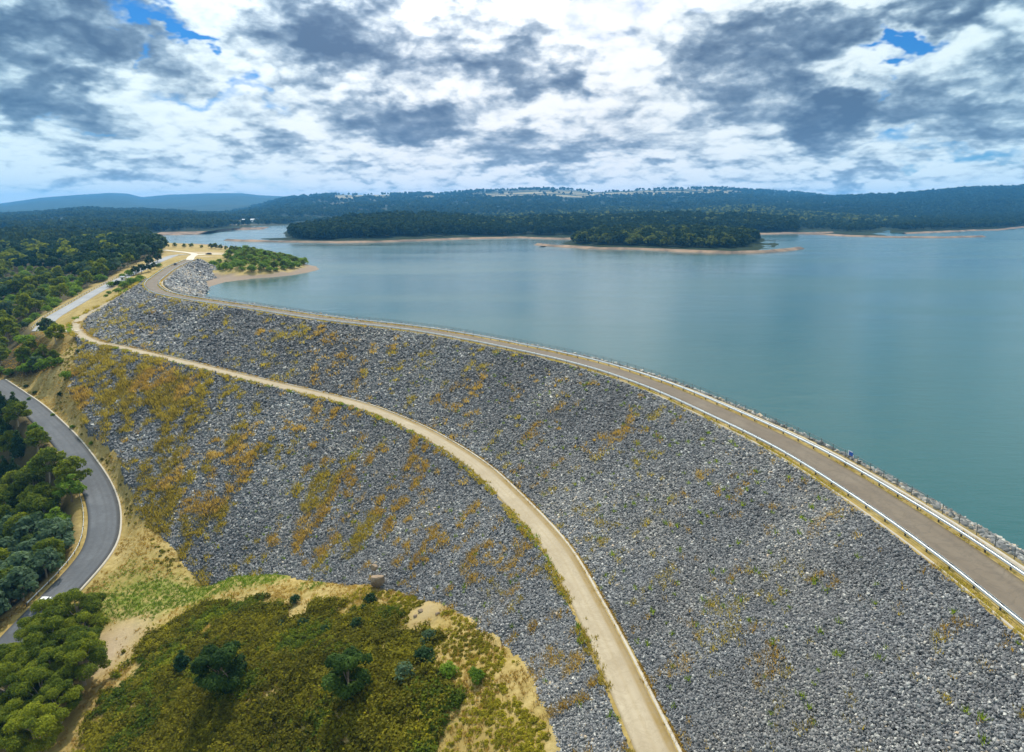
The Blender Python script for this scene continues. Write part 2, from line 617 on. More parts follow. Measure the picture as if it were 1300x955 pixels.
def hill_mat(name, a, b, field, amt, sc=0.004):
    m, k = new_mat(name)
    co = obj_co(k)
    n1 = k.noise(co, sc, 6, 0.6, 0.5)
    n2 = k.noise(co, sc * 12, 6, 0.7)
    v = k.n('ShaderNodeTexVoronoi', {'Vector': co, 'Scale': 0.09})
    c = k.mix(k.ramp(k.m('ADD', k.m('MULTIPLY', n1, 0.5), k.m('MULTIPLY', n2, 0.5)), [(0.35, 0.0), (0.65, 1.0)]), a, b)
    if amt > 0:
        st = k.n('ShaderNodeMapping', {'Vector': co, 'Scale': (0.5, 1.0, 3.0)}).outputs[0]
        f = k.noise(st, sc * 1.1, 5, 0.6, 0.3, w=5.0)
        fat = k.n('ShaderNodeAttribute', attribute_name='field').outputs['Fac']
        f = k.m('MULTIPLY', k.ramp(f, [(0.56 - amt * .1, 0.0), (0.58 - amt * .1, 1.0)]), fat)
        c = k.mix(f, c, field)
    finish(k, c, 0.95, k.m('SUBTRACT', n2, k.m('MULTIPLY', v.outputs['Distance'], 0.08)), 1.0, 12.0, 0.05)
    return m


M = {}
M['rock'] = rock_mat()
M['bed'] = under_rock_mat()
M['ground'] = ground_mat()
M['water'] = water_mat()
M['crest_road'] = road_mat('crest_road', (0.13, 0.10, 0.072), (0.18, 0.145, 0.108), (0.085, 0.07, 0.055), 0.4,
                           ([(0.0, 0.6), (0.12, 0.0), (0.88, 0.0), (1.0, 0.6)], (0.17, 0.125, 0.055)))
M['asphalt'] = road_mat('asphalt', (0.075, 0.08, 0.09), (0.125, 0.13, 0.14), (0.06, 0.062, 0.068), 0.4,
                        ([(0.0, 1.0), (0.08, 1.0), (0.14, 0.1), (0.35, 0.0), (0.42, 0.3), (0.5, 0.0), (0.88, 0.0), (1.0, 0.7)], (0.045, 0.045, 0.045)))
M['pale_asphalt'] = road_mat('pale_asphalt', (0.24, 0.245, 0.26), (0.33, 0.33, 0.34), (0.2, 0.2, 0.2), 0.4)
M['track'] = road_mat('gravel_track', (0.31, 0.25, 0.17), (0.40, 0.335, 0.24), (0.24, 0.19, 0.12), 0.5,
                      ([(0.0, 0.5), (0.08, 0.0), (0.42, 0.0), (0.5, 0.22), (0.58, 0.0), (0.74, 0.0), (0.84, 0.95), (1.0, 0.95)], (0.21, 0.14, 0.045)))
M['gravel'] = road_mat('pale_gravel', (0.50, 0.44, 0.35), (0.60, 0.54, 0.45), (0.42, 0.35, 0.25), 0.5)
M['concrete'] = simple_mat('concrete', (0.42, 0.37, 0.30), 0.9, 0, 0.2, 2.0)
M['galv'] = simple_mat('galvanised_steel', (0.56, 0.60, 0.64), 0.45, 0.35, 0.12, 1.0)
M['post'] = simple_mat('weathered_post', (0.07, 0.065, 0.06), 0.8, 0, 0.2, 3.0)
M['fence_steel'] = simple_mat('fence_steel', (0.10, 0.115, 0.12), 0.6, 0.3, 0.15, 2.0)
M['bark'] = simple_mat('bark', (0.17, 0.135, 0.10), 0.9, 0, 0.45, 1.5, 0.1)
M['pale_bark'] = simple_mat('pale_bark', (0.32, 0.27, 0.21), 0.9, 0, 0.4, 1.5, 0.1)
_m, _k = new_mat('shore_mud')
_co = obj_co(_k)
_n = _k.noise(_co, 0.035, 5, 0.65, 0.5)
_n2 = _k.noise(_co, 0.3, 5, 0.7)
_c = _k.mix(_k.ramp(_n, [(0.38, 0.0), (0.62, 1.0)]), (0.085, 0.065, 0.05), (0.30, 0.20, 0.13))
_c = _k.mix(_k.m('MULTIPLY', _n2, 0.5), _c, (0.16, 0.12, 0.09))
finish(_k, _c, 0.95, _n2, 0.5, 1.0, 0.1)
M['shore'] = _m
M['white'] = simple_mat('white_paint', (0.78, 0.78, 0.77), 0.35, 0, 0.04, 2)
M['dark_paint'] = simple_mat('dark_paint', (0.04, 0.045, 0.055), 0.3, 0, 0.1, 2)
M['rubber'] = simple_mat('rubber', (0.02, 0.02, 0.02), 0.8, 0, 0.1, 2)
M['rim'] = simple_mat('wheel_rim', (0.45, 0.45, 0.47), 0.35, 0.8, 0.1, 2)
M['glass'] = simple_mat('dark_glass', (0.02, 0.03, 0.035), 0.08, 0, 0.1, 2, 0.8)
M['lamp_red'] = simple_mat('red_lens', (0.4, 0.02, 0.02), 0.3, 0, 0.1, 2)
M['blue'] = simple_mat('blue_sign', (0.01, 0.09, 0.42), 0.5, 0, 0.08, 2)
M['roof'] = simple_mat('metal_roof', (0.26, 0.29, 0.33), 0.5, 0.2, 0.12, 0.2)
M['wall'] = simple_mat('rendered_wall', (0.6, 0.58, 0.54), 0.85, 0, 0.1, 0.5)
M['stone'] = simple_mat('granite', (0.24, 0.175, 0.12), 0.9, 0, 0.6, 1.2, 0.1)
M['euc'] = leaf_mat('eucalypt_leaves', (0.022, 0.048, 0.007), (0.095, 0.13, 0.012), (0.27, 0.29, 0.02), 0.45)
M['bright'] = leaf_mat('wattle_leaves', (0.06, 0.11, 0.012), (0.12, 0.20, 0.018), (0.20, 0.28, 0.03), 0.42)
M['darkleaf'] = leaf_mat('conifer_leaves', (0.012, 0.032, 0.012), (0.022, 0.05, 0.018), (0.045, 0.085, 0.022), 0.25)
M['darkoak'] = leaf_mat('dark_broad_leaves', (0.010, 0.026, 0.008), (0.028, 0.058, 0.012), (0.075, 0.125, 0.02), 0.3)
M['grey'] = leaf_mat('blue_grey_leaves', (0.03, 0.055, 0.03), (0.06, 0.10, 0.055), (0.12, 0.18, 0.10), 0.35)
M['heath'] = leaf_mat('heath_leaves', (0.05, 0.052, 0.008), (0.18, 0.165, 0.015), (0.38, 0.33, 0.03), 0.5)
M['drygrass'] = leaf_mat('dry_grass_blades', (0.19, 0.115, 0.035), (0.36, 0.245, 0.08), (0.58, 0.44, 0.19), 0.45)
M['yellowgrass'] = leaf_mat('yellow_grass_blades', (0.17, 0.13, 0.03), (0.33, 0.265, 0.06), (0.50, 0.42, 0.14), 0.45)
M['greengrass'] = leaf_mat('green_grass_blades', (0.07, 0.12, 0.015), (0.15, 0.22, 0.025), (0.26, 0.32, 0.05), 0.4)
M['farleaf'] = leaf_mat('far_forest_leaves', (0.012, 0.026, 0.012), (0.028, 0.045, 0.016), (0.06, 0.078, 0.022), 0.2, 0.0)
M['fargreen'] = leaf_mat('far_olive_leaves', (0.025, 0.042, 0.012), (0.075, 0.095, 0.02), (0.19, 0.20, 0.035), 0.25, 0.0)
M['hill_a'] = hill_mat('wooded_hill', (0.010, 0.020, 0.010), (0.034, 0.050, 0.020), (0.30, 0.25, 0.15), 1.0)
M['hill_b'] = hill_mat('wooded_range', (0.02, 0.035, 0.025), (0.045, 0.065, 0.04), (0.28, 0.24, 0.16), 0.0)

# ------------------------------------------------------------------ dam lines (crest at z = 0, water at WL)
WL = -10.0
lo = [(1300, 790), (1228.5, 731.6), (1150, 673.5), (1116.5, 650), (1000, 575), (908, 529), (815, 487.7), (723, 458.5), (596, 431),
      (510, 416.7), (408, 405), (302, 389), (231, 378.6), (197, 371.5), (185.5, 365), (183.5, 358.5), (194, 350), (213, 338), (236, 329)]
crest_lo = [P(x, y, 0.7) * (1, 1, 0) for x, y in lo]
d0 = crest_lo[0] - crest_lo[2]
d0 /= np.linalg.norm(d0)
crest_lo = [crest_lo[0] + d0 * 110, crest_lo[0] + d0 * 45] + crest_lo
crest_lo = smooth(spline(crest_lo, 3.0), 4)
RAILGAP = 6.8
# travelling from near to far the downstream side is on the LEFT
crest_c = smooth(offset(crest_lo, -RAILGAP / 2), 3)
crest_edge = offset(crest_lo, 1.3)
crest_edge[:, 2] = -0.12

bp = [(833, 955, -17), (792, 865, -17), (769, 815, -17), (738, 754, -17), (703, 692, -17), (648, 631, -17), (600, 587, -16.8), (531, 545, -16.5),
      (461, 516, -16), (408, 502, -16), (300, 476.5, -15.5), (200, 452, -15.5), (146, 439.5, -15.5), (126, 436, -15.5), (109, 429, -15.5),
      (99, 421, -15.5), (96, 414, -15), (105, 402.6, -14), (126, 391.5, -12), (148.5, 380, -9), (164.5, 370, -6), (181, 359, -2.5)]
berm = [P(*b) for b in bp]
d1 = berm[0] - berm[2]
d1 /= np.linalg.norm(d1)
berm = smooth(spline([berm[0] + d1 * 90, berm[0] + d1 * 40] + berm, 2.5), 4)
TRW = 2.2                                               # half width of the gravel track
berm_in = offset(berm, -TRW - 0.9, 0.0)
berm_out = offset(berm, TRW + 0.5, 0.0)

# upper face: each bench sample to its nearest crest sample, monotone
dd = np.linalg.norm(berm_in[:, None, :2] - crest_edge[None, :, :2], axis=2)
dd[:, -12:] += 0
ci = np.maximum.accumulate(dd.argmin(1)).astype(float)
ci = smooth(ci, 6)
top = np.stack([np.interp(ci, np.arange(len(crest_edge)), crest_edge[:, i]) for i in range(3)], 1)
ROWS = 26
upper_rows = [top * (1 - t) + berm_in * t for t in np.linspace(0, 1, ROWS)]
up_edge = offset(smooth(crest_lo, 2), -(RAILGAP + 3.0))
up_edge[:, 2] = -0.15
upn = normals2(smooth(crest_lo, 6))
up_rows = []
for t in np.linspace(0, 1, 14):
    r_ = up_edge.copy()
    r_[:, :2] -= upn * (t * 45)
    r_[:, 2] -= t * 45 / 1.8
    up_rows.append(r_)

# ------------------------------------------------------------------ ground heights
toe_px = [(102, 434, -17.2), (97, 450, -19.5), (95.5, 470, -23), (88, 496, -28), (100, 514, -30.5), (110, 534, -33), (121, 550, -34.5), (138, 568, -36.5), (154, 582, -37.3),
          (165, 620, -40.5), (175, 650, -43.3), (216, 693, -45.5), (238, 726, -47), (256, 749, -47.5), (300, 734, -44), (349, 731, -40.5),
          (423, 744, -35.8), (466, 746, -32.3), (512, 755, -29.6), (534, 763, -28.2), (561, 769, -26.7), (595, 791, -24.7), (626, 812, -23.2),
          (663, 849, -21.6), (672, 866, -21.3), (690, 910, -21), (702, 955, -21)]
toe = np.array([P(*t) for t in toe_px])
toe_l = resample(np.vstack([toe, toe[-1] + (toe[-1] - toe[-3]) * 1.2, toe[-1] + (toe[-1] - toe[-3]) * 7]), 1.6)
toe_l[:, 2] += (fbm(toe_l[:, 0] / 6, toe_l[:, 1] / 6, 3, 5) - .5) * .8
toe_l[:, :2] += ((fbm(toe_l[:, 0] / 5 + 9, toe_l[:, 1] / 5, 4, 6) - .5) * 2.2)[:, None]
iend = int(dist_poly(P(101, 423, -15.5)[None], berm)[1][0])
bi = np.linalg.norm(toe_l[:, None, :2] - berm_out[None, :iend, :2], axis=2).argmin(1).astype(float)
bi[0] = iend - 1
bi = np.minimum.accumulate(bi)
bi[-1] = 0
bi = smooth(bi, 60)
toptoe = np.stack([np.interp(bi, np.arange(len(berm_out)), berm_out[:, i]) for i in range(3)], 1)
low_rows = [toptoe * (1 - t) + toe_l * t for t in np.linspace(0, 1, 40)]
ext = (toe_l - toptoe)
ext = ext / (np.linalg.norm(ext, axis=1)[:, None] + 1e-6)
low_ext = [toe_l, toe_l + smooth(ext, 10) * (1, 1, 0) * 0.8 - np.array([0, 0, 3])]
lowroad_px = [(-8, 484, -31), (14, 499, -32.5), (38, 516, -34), (62, 538, -35.8), (84, 561, -37.8), (104, 588, -40.2), (121, 615, -43), (131, 643, -44.8), (132, 668, -46.2),
              (127, 692, -47.4), (110, 717, -48.4), (88, 741, -49.4), (65, 765, -50.2), (38, 793, -51), (5, 830, -51.8), (-40, 885, -52.5)]
lowroad = smooth(spline([P(*p) for p in lowroad_px], 2.5), 3)
uproad_px = [(50, 420, -18.3), (64, 405, -17), (78, 396, -16), (100, 383.5, -13.5), (120, 371.5, -11), (137, 362.5, -9), (160, 351, -6.5), (182, 341, -4), (200, 332.5, -2),
             (222, 324, -0.6), (236, 323.5, -0.2)]
uproad = smooth(spline([P(*p) for p in uproad_px], 3.0), 3)
spur_px = [(99, 420.5, -15.4), (86, 420.5, -15.9), (72, 421.5, -16.8)]
spur = spline([P(*p) for p in spur_px], 2.0)
endroad = smooth(spline([crest_c[-3] * 1.0, P(243, 326, 0), P(247, 323, 0), P(240, 321.0, -.2), P(225, 319.3, -.6), P(208, 317.5, -1.2)], 3.0), 2)
carpark = smooth(spline([P(246, 323.5, -0.1), P(262, 322.6, -0.3), P(285, 322.6, -0.8), P(300, 322, -1.6)], 3.0), 2)

ctrl = [tuple(t) for t in toe]
for t in toe[3:-6:2]:                                    # under the dam
    d, i = dist_poly(t[None], berm)
    b = berm[int(i[0])]
    v = b - t
    L = np.linalg.norm(v[:2])
    ctrl.append(tuple(t + v / L * min(14, L * .6) * np.array([1, 1, 0]) - np.array([0, 0, 5])))
ctrl += [tuple(p) for p in lowroad[::6]] + [tuple(p) for p in uproad[::7]] + [tuple(p) for p in spur[::4]]
ctrl += [tuple(p) for p in endroad[::8] - np.array([0, 0, .1])] + [tuple(p) for p in carpark[::8]]
ctrl += [tuple(berm[i] - np.array([0, 0, .3])) for i in range(len(berm) - 24, len(berm), 6)]
pxc = [(130, 775, -48.8), (200, 775, -46.5), (250, 762, -46), (300, 760, -42), (420, 762, -35.5), (480, 775, -31.5), (540, 800, -28), (600, 830, -25), (645, 866, -22.3),
       (130, 830, -50), (200, 860, -43.5), (300, 866, -38), (400, 866, -32), (500, 866, -27), (580, 866, -24), (20, 870, -52.5),
       (50, 955, -52), (200, 955, -44), (350, 955, -37), (500, 955, -29), (640, 955, -23),
       (185, 720, -46.8), (150, 740, -48), (165, 680, -45.4),
       (60, 500, -31.5), (25, 488, -31.5), (60, 478, -26.5), (85, 445, -20.5), (72, 432, -18), (30, 460, -26), (0, 440, -27), (40, 425, -21),
       (0, 560, -49), (0, 640, -56), (0, 700, -58), (40, 620, -50), (60, 700, -52), (20, 760, -54), (70, 590, -43), (40, 560, -41), (-120, 600, -62), (-150, 800, -64),
       (30, 400, -20), (0, 400, -24), (0, 370, -22), (60, 380, -17), (0, 340, -14), (60, 345, -12), (110, 345, -8), (110, 382, -13), (130, 378, -11),
       (0, 320, -9), (60, 318, -7), (120, 325, -5), (160, 330, -4), (180, 318, -3), (150, 310, -6), (60, 305, -14), (-100, 330, -15), (-100, 400, -32), (-200, 500, -50),
       (200, 325, -1.5), (190, 312, -4), (205, 308, -9), (230, 309, -8.5), (232, 316, -1.5), (260, 315, -2), (275, 312.5, -8), (150, 300, -9.5), (100, 298, -8), (0, 298, -6),
       (150, 357, -6), (170, 345, -4.5), (255, 324, -.4), (255, 330, -1.2), (262, 334, -3), (268, 338, -6), (274, 344, -9),
       (283, 352.5, -10), (300, 350, -8), (300, 340, -4), (300, 331, -2), (320, 352, -9.3), (340, 350, -9), (345, 340, -5), (365, 335, -5), (380, 341, -8), (403, 343, -10.1),
       (330, 325, -3), (290, 319, -5), (320, 318, -6.5), (345, 325, -7.5), (385, 335, -9.8)]
ctrl += [tuple(P(*p)) for p in pxc]
# lake bed
ctrl += [(40, 300, -30), (120, 200, -40), (120, 0, -40), (-60, 400, -30), (-140, 440, -22), (-100, 560, -24), (-150, 640, -20), (-60, 700, -35), (-220, 780, -18), (-330, 900, -15),
         (-60, 260, -30), (20, 200, -34), (-130, 320, -24), (60, 110, -38), (62, 0, -38), (30, 20, -36), (-170, 395, -17), (-150, 380, -20), (-245, 830, -16),
         (20, -60, -24), (-40, -60, -36), (-100, -60, -48), (-20, 20, -30), (-60, 30, -40)]
ctrl = np.array(ctrl)
C2 = ctrl[:, :2]


def tps(r2):
    return np.where(r2 > 1e-9, r2 * np.log(r2 + 1e-12), 0)


SC = 100.0
Kd = tps((((C2[:, None] - C2[None]) / SC) ** 2).sum(-1)) + np.eye(len(C2)) * 0.0015
Pm = np.hstack([np.ones((len(C2), 1)), C2 / SC])
A_ = np.block([[Kd, Pm], [Pm.T, np.zeros((3, 3))]])
W_ = np.linalg.lstsq(A_, np.concatenate([ctrl[:, 2], np.zeros(3)]), rcond=None)[0]


def ground0(p):
    p = np.asarray(p, float)[:, :2]
    out = np.empty(len(p))
    for s in range(0, len(p), 20000):
        q = p[s:s + 20000]
        K = tps((((q[:, None] - C2[None]) / SC) ** 2).sum(-1))
        out[s:s + 20000] = K @ W_[:-3] + np.hstack([np.ones((len(q), 1)), q / SC]) @ W_[-3:]
    return np.clip(out, -70, 6)


damV, damF = [], []
b_ = 0
for rows in (upper_rows, low_rows + low_ext[1:], up_rows, [crest_edge, up_edge]):
    v, f = loft(rows)
    damV.append(v)
    damF.append(f + b_)
    b_ += len(v)
damV, damF = np.concatenate(damV), np.concatenate(damF)
dam_bvh = BVHTree.FromPolygons([tuple(v) for v in damV], [tuple(f) for f in damF])

foot = np.vstack([toe[:, :2], [[8, 10], [8, -70], [95, -70]], up_edge[::3, :2][3:] + 0, berm_in[-1:, :2]])
ROADS = [(lowroad, 4.3), (uproad, 3.9), (spur, 3.6), (endroad, 3.2), (carpark, 6.5)]


def ground_h(p, fix=True):
    p = np.asarray(p, float)
    h = ground0(p)
    h += (fbm(p[:, 0] / 14, p[:, 1] / 14, 4, 3) - 0.5) * 1.4
    for line, hw in ROADS:
        bb = (line[:, 0].min() - 25, line[:, 0].max() + 25, line[:, 1].min() - 25, line[:, 1].max() + 25)
        k = np.where((p[:, 0] > bb[0]) & (p[:, 0] < bb[1]) & (p[:, 1] > bb[2]) & (p[:, 1] < bb[3]))[0]
        if len(k) == 0:
            continue
        d, i = dist_poly(p[k], line)
        z = np.interp(i, np.arange(len(line)), line[:, 2]) - 0.22
        w = np.clip(1 - (d - hw - 1.2) / 7.0, 0, 1)
        w = w * w * (3 - 2 * w)
        h[k] = h[k] * (1 - w) + z * w
    if fix:
        d, i = dist_poly(p, toe_l)
        k = d < 13
        tz = np.interp(i[k], np.arange(len(toe_l)), TOE_FIX)
        w = np.clip(1 - d[k] / 12.0, 0, 1)
        w = w * w * (3 - 2 * w)
        rw = np.ones(k.sum())
        for line, hw in ROADS[:2]:
            dr, _ = dist_poly(p[k], line)
            rw *= np.clip((dr - hw - .8) / 2.5, 0, 1)
        h[k] += tz * w * rw
    ins = in_poly(p, foot)
    k = np.where(ins)[0]
    if len(k):
        dt, _ = dist_poly(p[k], toe)
        for j, dj in zip(k, dt):
            hit = dam_bvh.ray_cast(Vector((p[j, 0], p[j, 1], 200)), Vector((0, 0, -1)))
            if hit[0] is not None:
                lim = hit[0].z - 0.8 + max(0, 1.2 - dj * 0.35)
                if dj > 1.5:
                    lim = hit[0].z - 0.15 - min(1.5, (dj - 1.5) * .4)
                h[j] = min(h[j], lim)
            elif dj > 3:
                h[j] = min(h[j], -3)
    return h


TOE_FIX = None
_tf = toe_l.copy()
_foot = foot
foot = np.array([[9e5, 9e5], [9e5 + 1, 9e5], [9e5, 9e5 + 1]])
TOE_FIX = smooth(toe_l[:, 2] + .35 - ground_h(toe_l, False), 4)
foot = _foot
print('toe fix', TOE_FIX.min(), TOE_FIX.max())


def spaced(a, b, fn):
    o = [a]
    while o[-1] < b:
        o.append(o[-1] + fn(o[-1]))
    return np.array(o)


xs = spaced(-760, 130, lambda v: 1.6 if v > -190 else (2.4 if v > -330 else 6.0))
ys = spaced(-70, 980, lambda v: 1.6 if 40 < v < 260 else (2.5 if 260 <= v < 460 else (4.0 if v < 40 else 4.5)))
GX, GY = np.meshgrid(xs, ys)
gp = np.stack([GX.ravel(), GY.ravel()], 1)
gh = ground_h(gp)


def ground_z(p):
    """bilinear lookup in the finished height grid"""
    p = np.atleast_2d(np.asarray(p, float))
    H_ = gh.reshape(GX.shape)
    ix = np.clip(np.searchsorted(xs, p[:, 0]) - 1, 0, len(xs) - 2)
    iy = np.clip(np.searchsorted(ys, p[:, 1]) - 1, 0, len(ys) - 2)
    fx = np.clip((p[:, 0] - xs[ix]) / (xs[ix + 1] - xs[ix]), 0, 1)
    fy = np.clip((p[:, 1] - ys[iy]) / (ys[iy + 1] - ys[iy]), 0, 1)
    return (H_[iy, ix] * (1 - fx) * (1 - fy) + H_[iy, ix + 1] * fx * (1 - fy) + H_[iy + 1, ix] * (1 - fx) * fy + H_[iy + 1, ix + 1] * fx * fy)


def gpt(px, py, iters=6, z0=-20):
    """ground point under a photo pixel"""
    z = z0
    for _ in range(iters * 3):
        q = P(px, py, z)
        z = z * 0.4 + float(ground_z(q[None])[0]) * 0.6
    q = P(px, py, z)
    return q


def blobmap(p, lst):
    """lst of (px,py,z,radius_m,amount) in photo pixels -> field at ground points"""
    out = np.zeros(len(p))
    for (x, y, z, r, a) in lst:
        c = P(x, y, z)
        d2 = ((p[:, 0] - c[0]) ** 2 + (p[:, 1] - c[1]) ** 2) / r ** 2
        out += a * np.exp(-d2)
    return out


# forest floors (plan polygons from ground pixels)
def poly_px(lst):
    return np.array([P(*p)[:2] for p in lst])


FOREST_LOW = poly_px([(-420, 470, -46), (-160, 480, -36), (-8, 490, -32.5), (22, 508, -34), (46, 528, -36), (70, 556, -38.5), (93, 592, -42), (110, 640, -45.5), (110, 680, -47), (92, 715, -49),
                      (40, 765, -52), (20, 780, -52), (-160, 900, -58), (-420, 900, -62)])
FOREST_UP = poly_px([(-260, 470, -40), (0, 478, -29), (22, 474, -27), (55, 469, -25), (70, 456, -22), (74, 440, -20), (62, 424, -18), (46, 412, -20), (58, 398, -17), (95, 378, -14), (118, 365, -12),
                     (135, 357, -9), (150, 349, -7), (185, 333, -4), (205, 324, -2), (206, 314, -3), (190, 306, -8), (160, 301, -9.5), (0, 300, -5), (-300, 303, -10), (-480, 340, -25), (-420, 466, -45)])
CLUMP_BL = poly_px([(-60, 800, -51), (0, 826, -52), (40, 806, -51), (75, 790, -50), (128, 812, -49.6), (130, 850, -49), (100, 880, -49), (60, 955, -51), (-100, 955, -54)])
HEATH = poly_px([(135, 868, -49), (150, 835, -49), (205, 785, -46), (260, 772, -45), (330, 762, -41), (400, 768, -36.5), (470, 775, -32.5), (540, 800, -28.5), (575, 830, -26.5), (592, 860, -25), (596, 900, -25), (560, 960, -26.5), (440, 1010, -32),
                 (60, 1000, -50)])
PENIN = poly_px([(268, 336, -4), (286, 347, -8), (320, 348, -8), (350, 345, -7), (380, 340, -8), (392, 337.5, -9), (370, 330, -7), (340, 322, -6), (320, 317.5, -6), (300, 317, -5), (290, 327, -2)])


def region_attrs(p):
    z = ground_z(p)
    n = fbm(p[:, 0] / 9, p[:, 1] / 9, 4, 21)
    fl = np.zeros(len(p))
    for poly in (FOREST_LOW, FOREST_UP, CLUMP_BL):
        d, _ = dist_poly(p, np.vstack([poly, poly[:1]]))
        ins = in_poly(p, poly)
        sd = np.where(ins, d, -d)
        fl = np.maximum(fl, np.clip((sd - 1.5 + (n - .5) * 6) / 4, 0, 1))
    grn = blobmap(p, [(150, 766, -48, 5, .8), (185, 758, -47.5, 5, 1.1), (215, 760, -47, 6, 1.3), (245, 757, -46.5, 5, 1.4), (275, 748, -45, 4.5, 1.4), (300, 742, -44, 4, 1.4), (330, 738, -42, 4, 1.3),
                      (355, 738, -40.5, 3.5, .9), (150, 738, -48, 8, .35), (185, 742, -47, 8, .3),
                      (300, 335, -3, 22, .7), (340, 335, -5, 22, .8), (280, 330, -1.5, 16, .5), (400, 742, -36.5, 3, .7)])
    grn = np.clip(grn * (0.35 + n * 1.2), 0, .95)
    bare = np.clip((WL + 2.0 + (n - .5) * 2 - z) / 1.0, 0, 1) * 0.0
    bare = np.maximum(bare, np.clip(blobmap(p, [(250, 321, -.5, 14, 1.), (270, 321, -.5, 12, .9), (258, 326, -.5, 7, 1.2), (110, 835, -49.5, 4, .5), (150, 815, -49.5, 5, .9), (130, 840, -49.6, 4, .8), (540, 785, -28.5, 3, .6),
                                                 (330, 835, -38, 2, .8), (72, 421, -16.5, 5, .5), (205, 327, -1.5, 14, .5)]) * (0.4 + n), 0, 1))
    return grn, fl, bare


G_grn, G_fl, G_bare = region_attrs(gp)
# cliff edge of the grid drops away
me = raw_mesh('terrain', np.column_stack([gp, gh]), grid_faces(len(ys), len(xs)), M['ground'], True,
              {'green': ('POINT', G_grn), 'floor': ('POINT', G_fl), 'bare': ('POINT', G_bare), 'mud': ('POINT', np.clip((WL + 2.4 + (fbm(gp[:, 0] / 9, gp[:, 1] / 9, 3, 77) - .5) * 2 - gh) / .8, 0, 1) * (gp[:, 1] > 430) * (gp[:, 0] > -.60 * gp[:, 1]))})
tag(link('terrain', me), kind='structure')

# wide base sheet far below everything else, out to the horizon
b = MB()
b.add([(-9800, -3000, -75), (9800, -3000, -75), (9800, 10500, -75), (-9800, 10500, -75)], [(0, 1, 2, 3)])
g0 = b.build('ground', M['shore'])
tag(g0, kind='structure')


# ------------------------------------------------------------------ dam
dam = empty('embankment_dam', tuple(crest_c[len(crest_c) // 2]), 'long curved rockfill dam embankment of loose grey rock holding back the reservoir', 'dam')
dam_off = np.array(dam.location)


def part_rows(name, rows, mat, rough=0.0, seed=1):
    v, f = loft(rows)
    if rough:
        v = v.copy()
        v[:, 2] += (fbm(v[:, 0] / 3.5, v[:, 1] / 3.5, 4, seed) - 0.5) * rough
    m_ = raw_mesh(name, v - dam_off, f, mat, True)
    return link(name, m_, dam)


part_rows('upper_downstream_face', upper_rows, M['bed'], 0.4, 2)
part_rows('lower_downstream_face', low_rows + low_ext[1:], M['bed'], 0.4, 3)
part_rows('upstream_face', up_rows, M['bed'], 0.4, 4)
part_rows('bench', [berm_in, berm_in + (berm - berm_in) * .3, berm_out], M['ground'])
core = [crest_edge, offset(crest_lo, 0.4, -0.02), offset(crest_lo, -0.3, 0.0), offset(crest_lo, -RAILGAP + .3, 0.0), offset(crest_lo, -RAILGAP - .5, -.02), up_edge]
part_rows('crest', core, M['ground'])


def rock_templates():
    T = []
    rr = np.random.default_rng(5)
    for _ in range(16):
        v = np.array([[-1, -1, -1], [1, -1, -1], [1, 1, -1], [-1, 1, -1], [-1, -1, 1], [1, -1, 1], [1, 1, 1], [-1, 1, 1]], float)
        v *= rr.uniform(0.5, 1.15, (8, 3))
        v[4:, :2] = v[4:, :2] * rr.uniform(0.35, 0.95) + rr.uniform(-.35, .35, 2)
        T.append(v * 0.5)
    return np.array(T)


RT = rock_templates()
RF = np.array([[4, 5, 6, 7], [0, 1, 5, 4], [1, 2, 6, 5], [2, 3, 7, 6], [3, 0, 4, 7]])


def rocks_mesh(name, pos, size, tint, mat, seed=0, flat=0.65):
    r = np.random.default_rng(seed)
    n = len(pos)
    T = RT[r.integers(0, len(RT), n)] * size[:, None, None] * np.stack([r.uniform(.8, 1.35, n), r.uniform(.7, 1.1, n), r.uniform(flat * .7, flat * 1.3, n)], 1)[:, None, :]
    a = r.uniform(0, 2 * np.pi, n)
    tx, ty = r.normal(0, .5, n), r.normal(0, .5, n)

    def rot(V, i, j, ang):
        c, s = np.cos(ang)[:, None], np.sin(ang)[:, None]
        o = V.copy()
        o[..., i] = V[..., i] * c - V[..., j] * s
        o[..., j] = V[..., i] * s + V[..., j] * c
        return o
    T = rot(rot(rot(T, 1, 2, tx), 0, 2, ty), 0, 1, a)
    V = T + pos[:, None, :]
    F_ = RF[None] + (np.arange(n) * 8)[:, None, None]
    return raw_mesh(name, V.reshape(-1, 3), F_.reshape(-1, 4), mat, False, {'tint': ('FACE', np.repeat(tint, 5))})


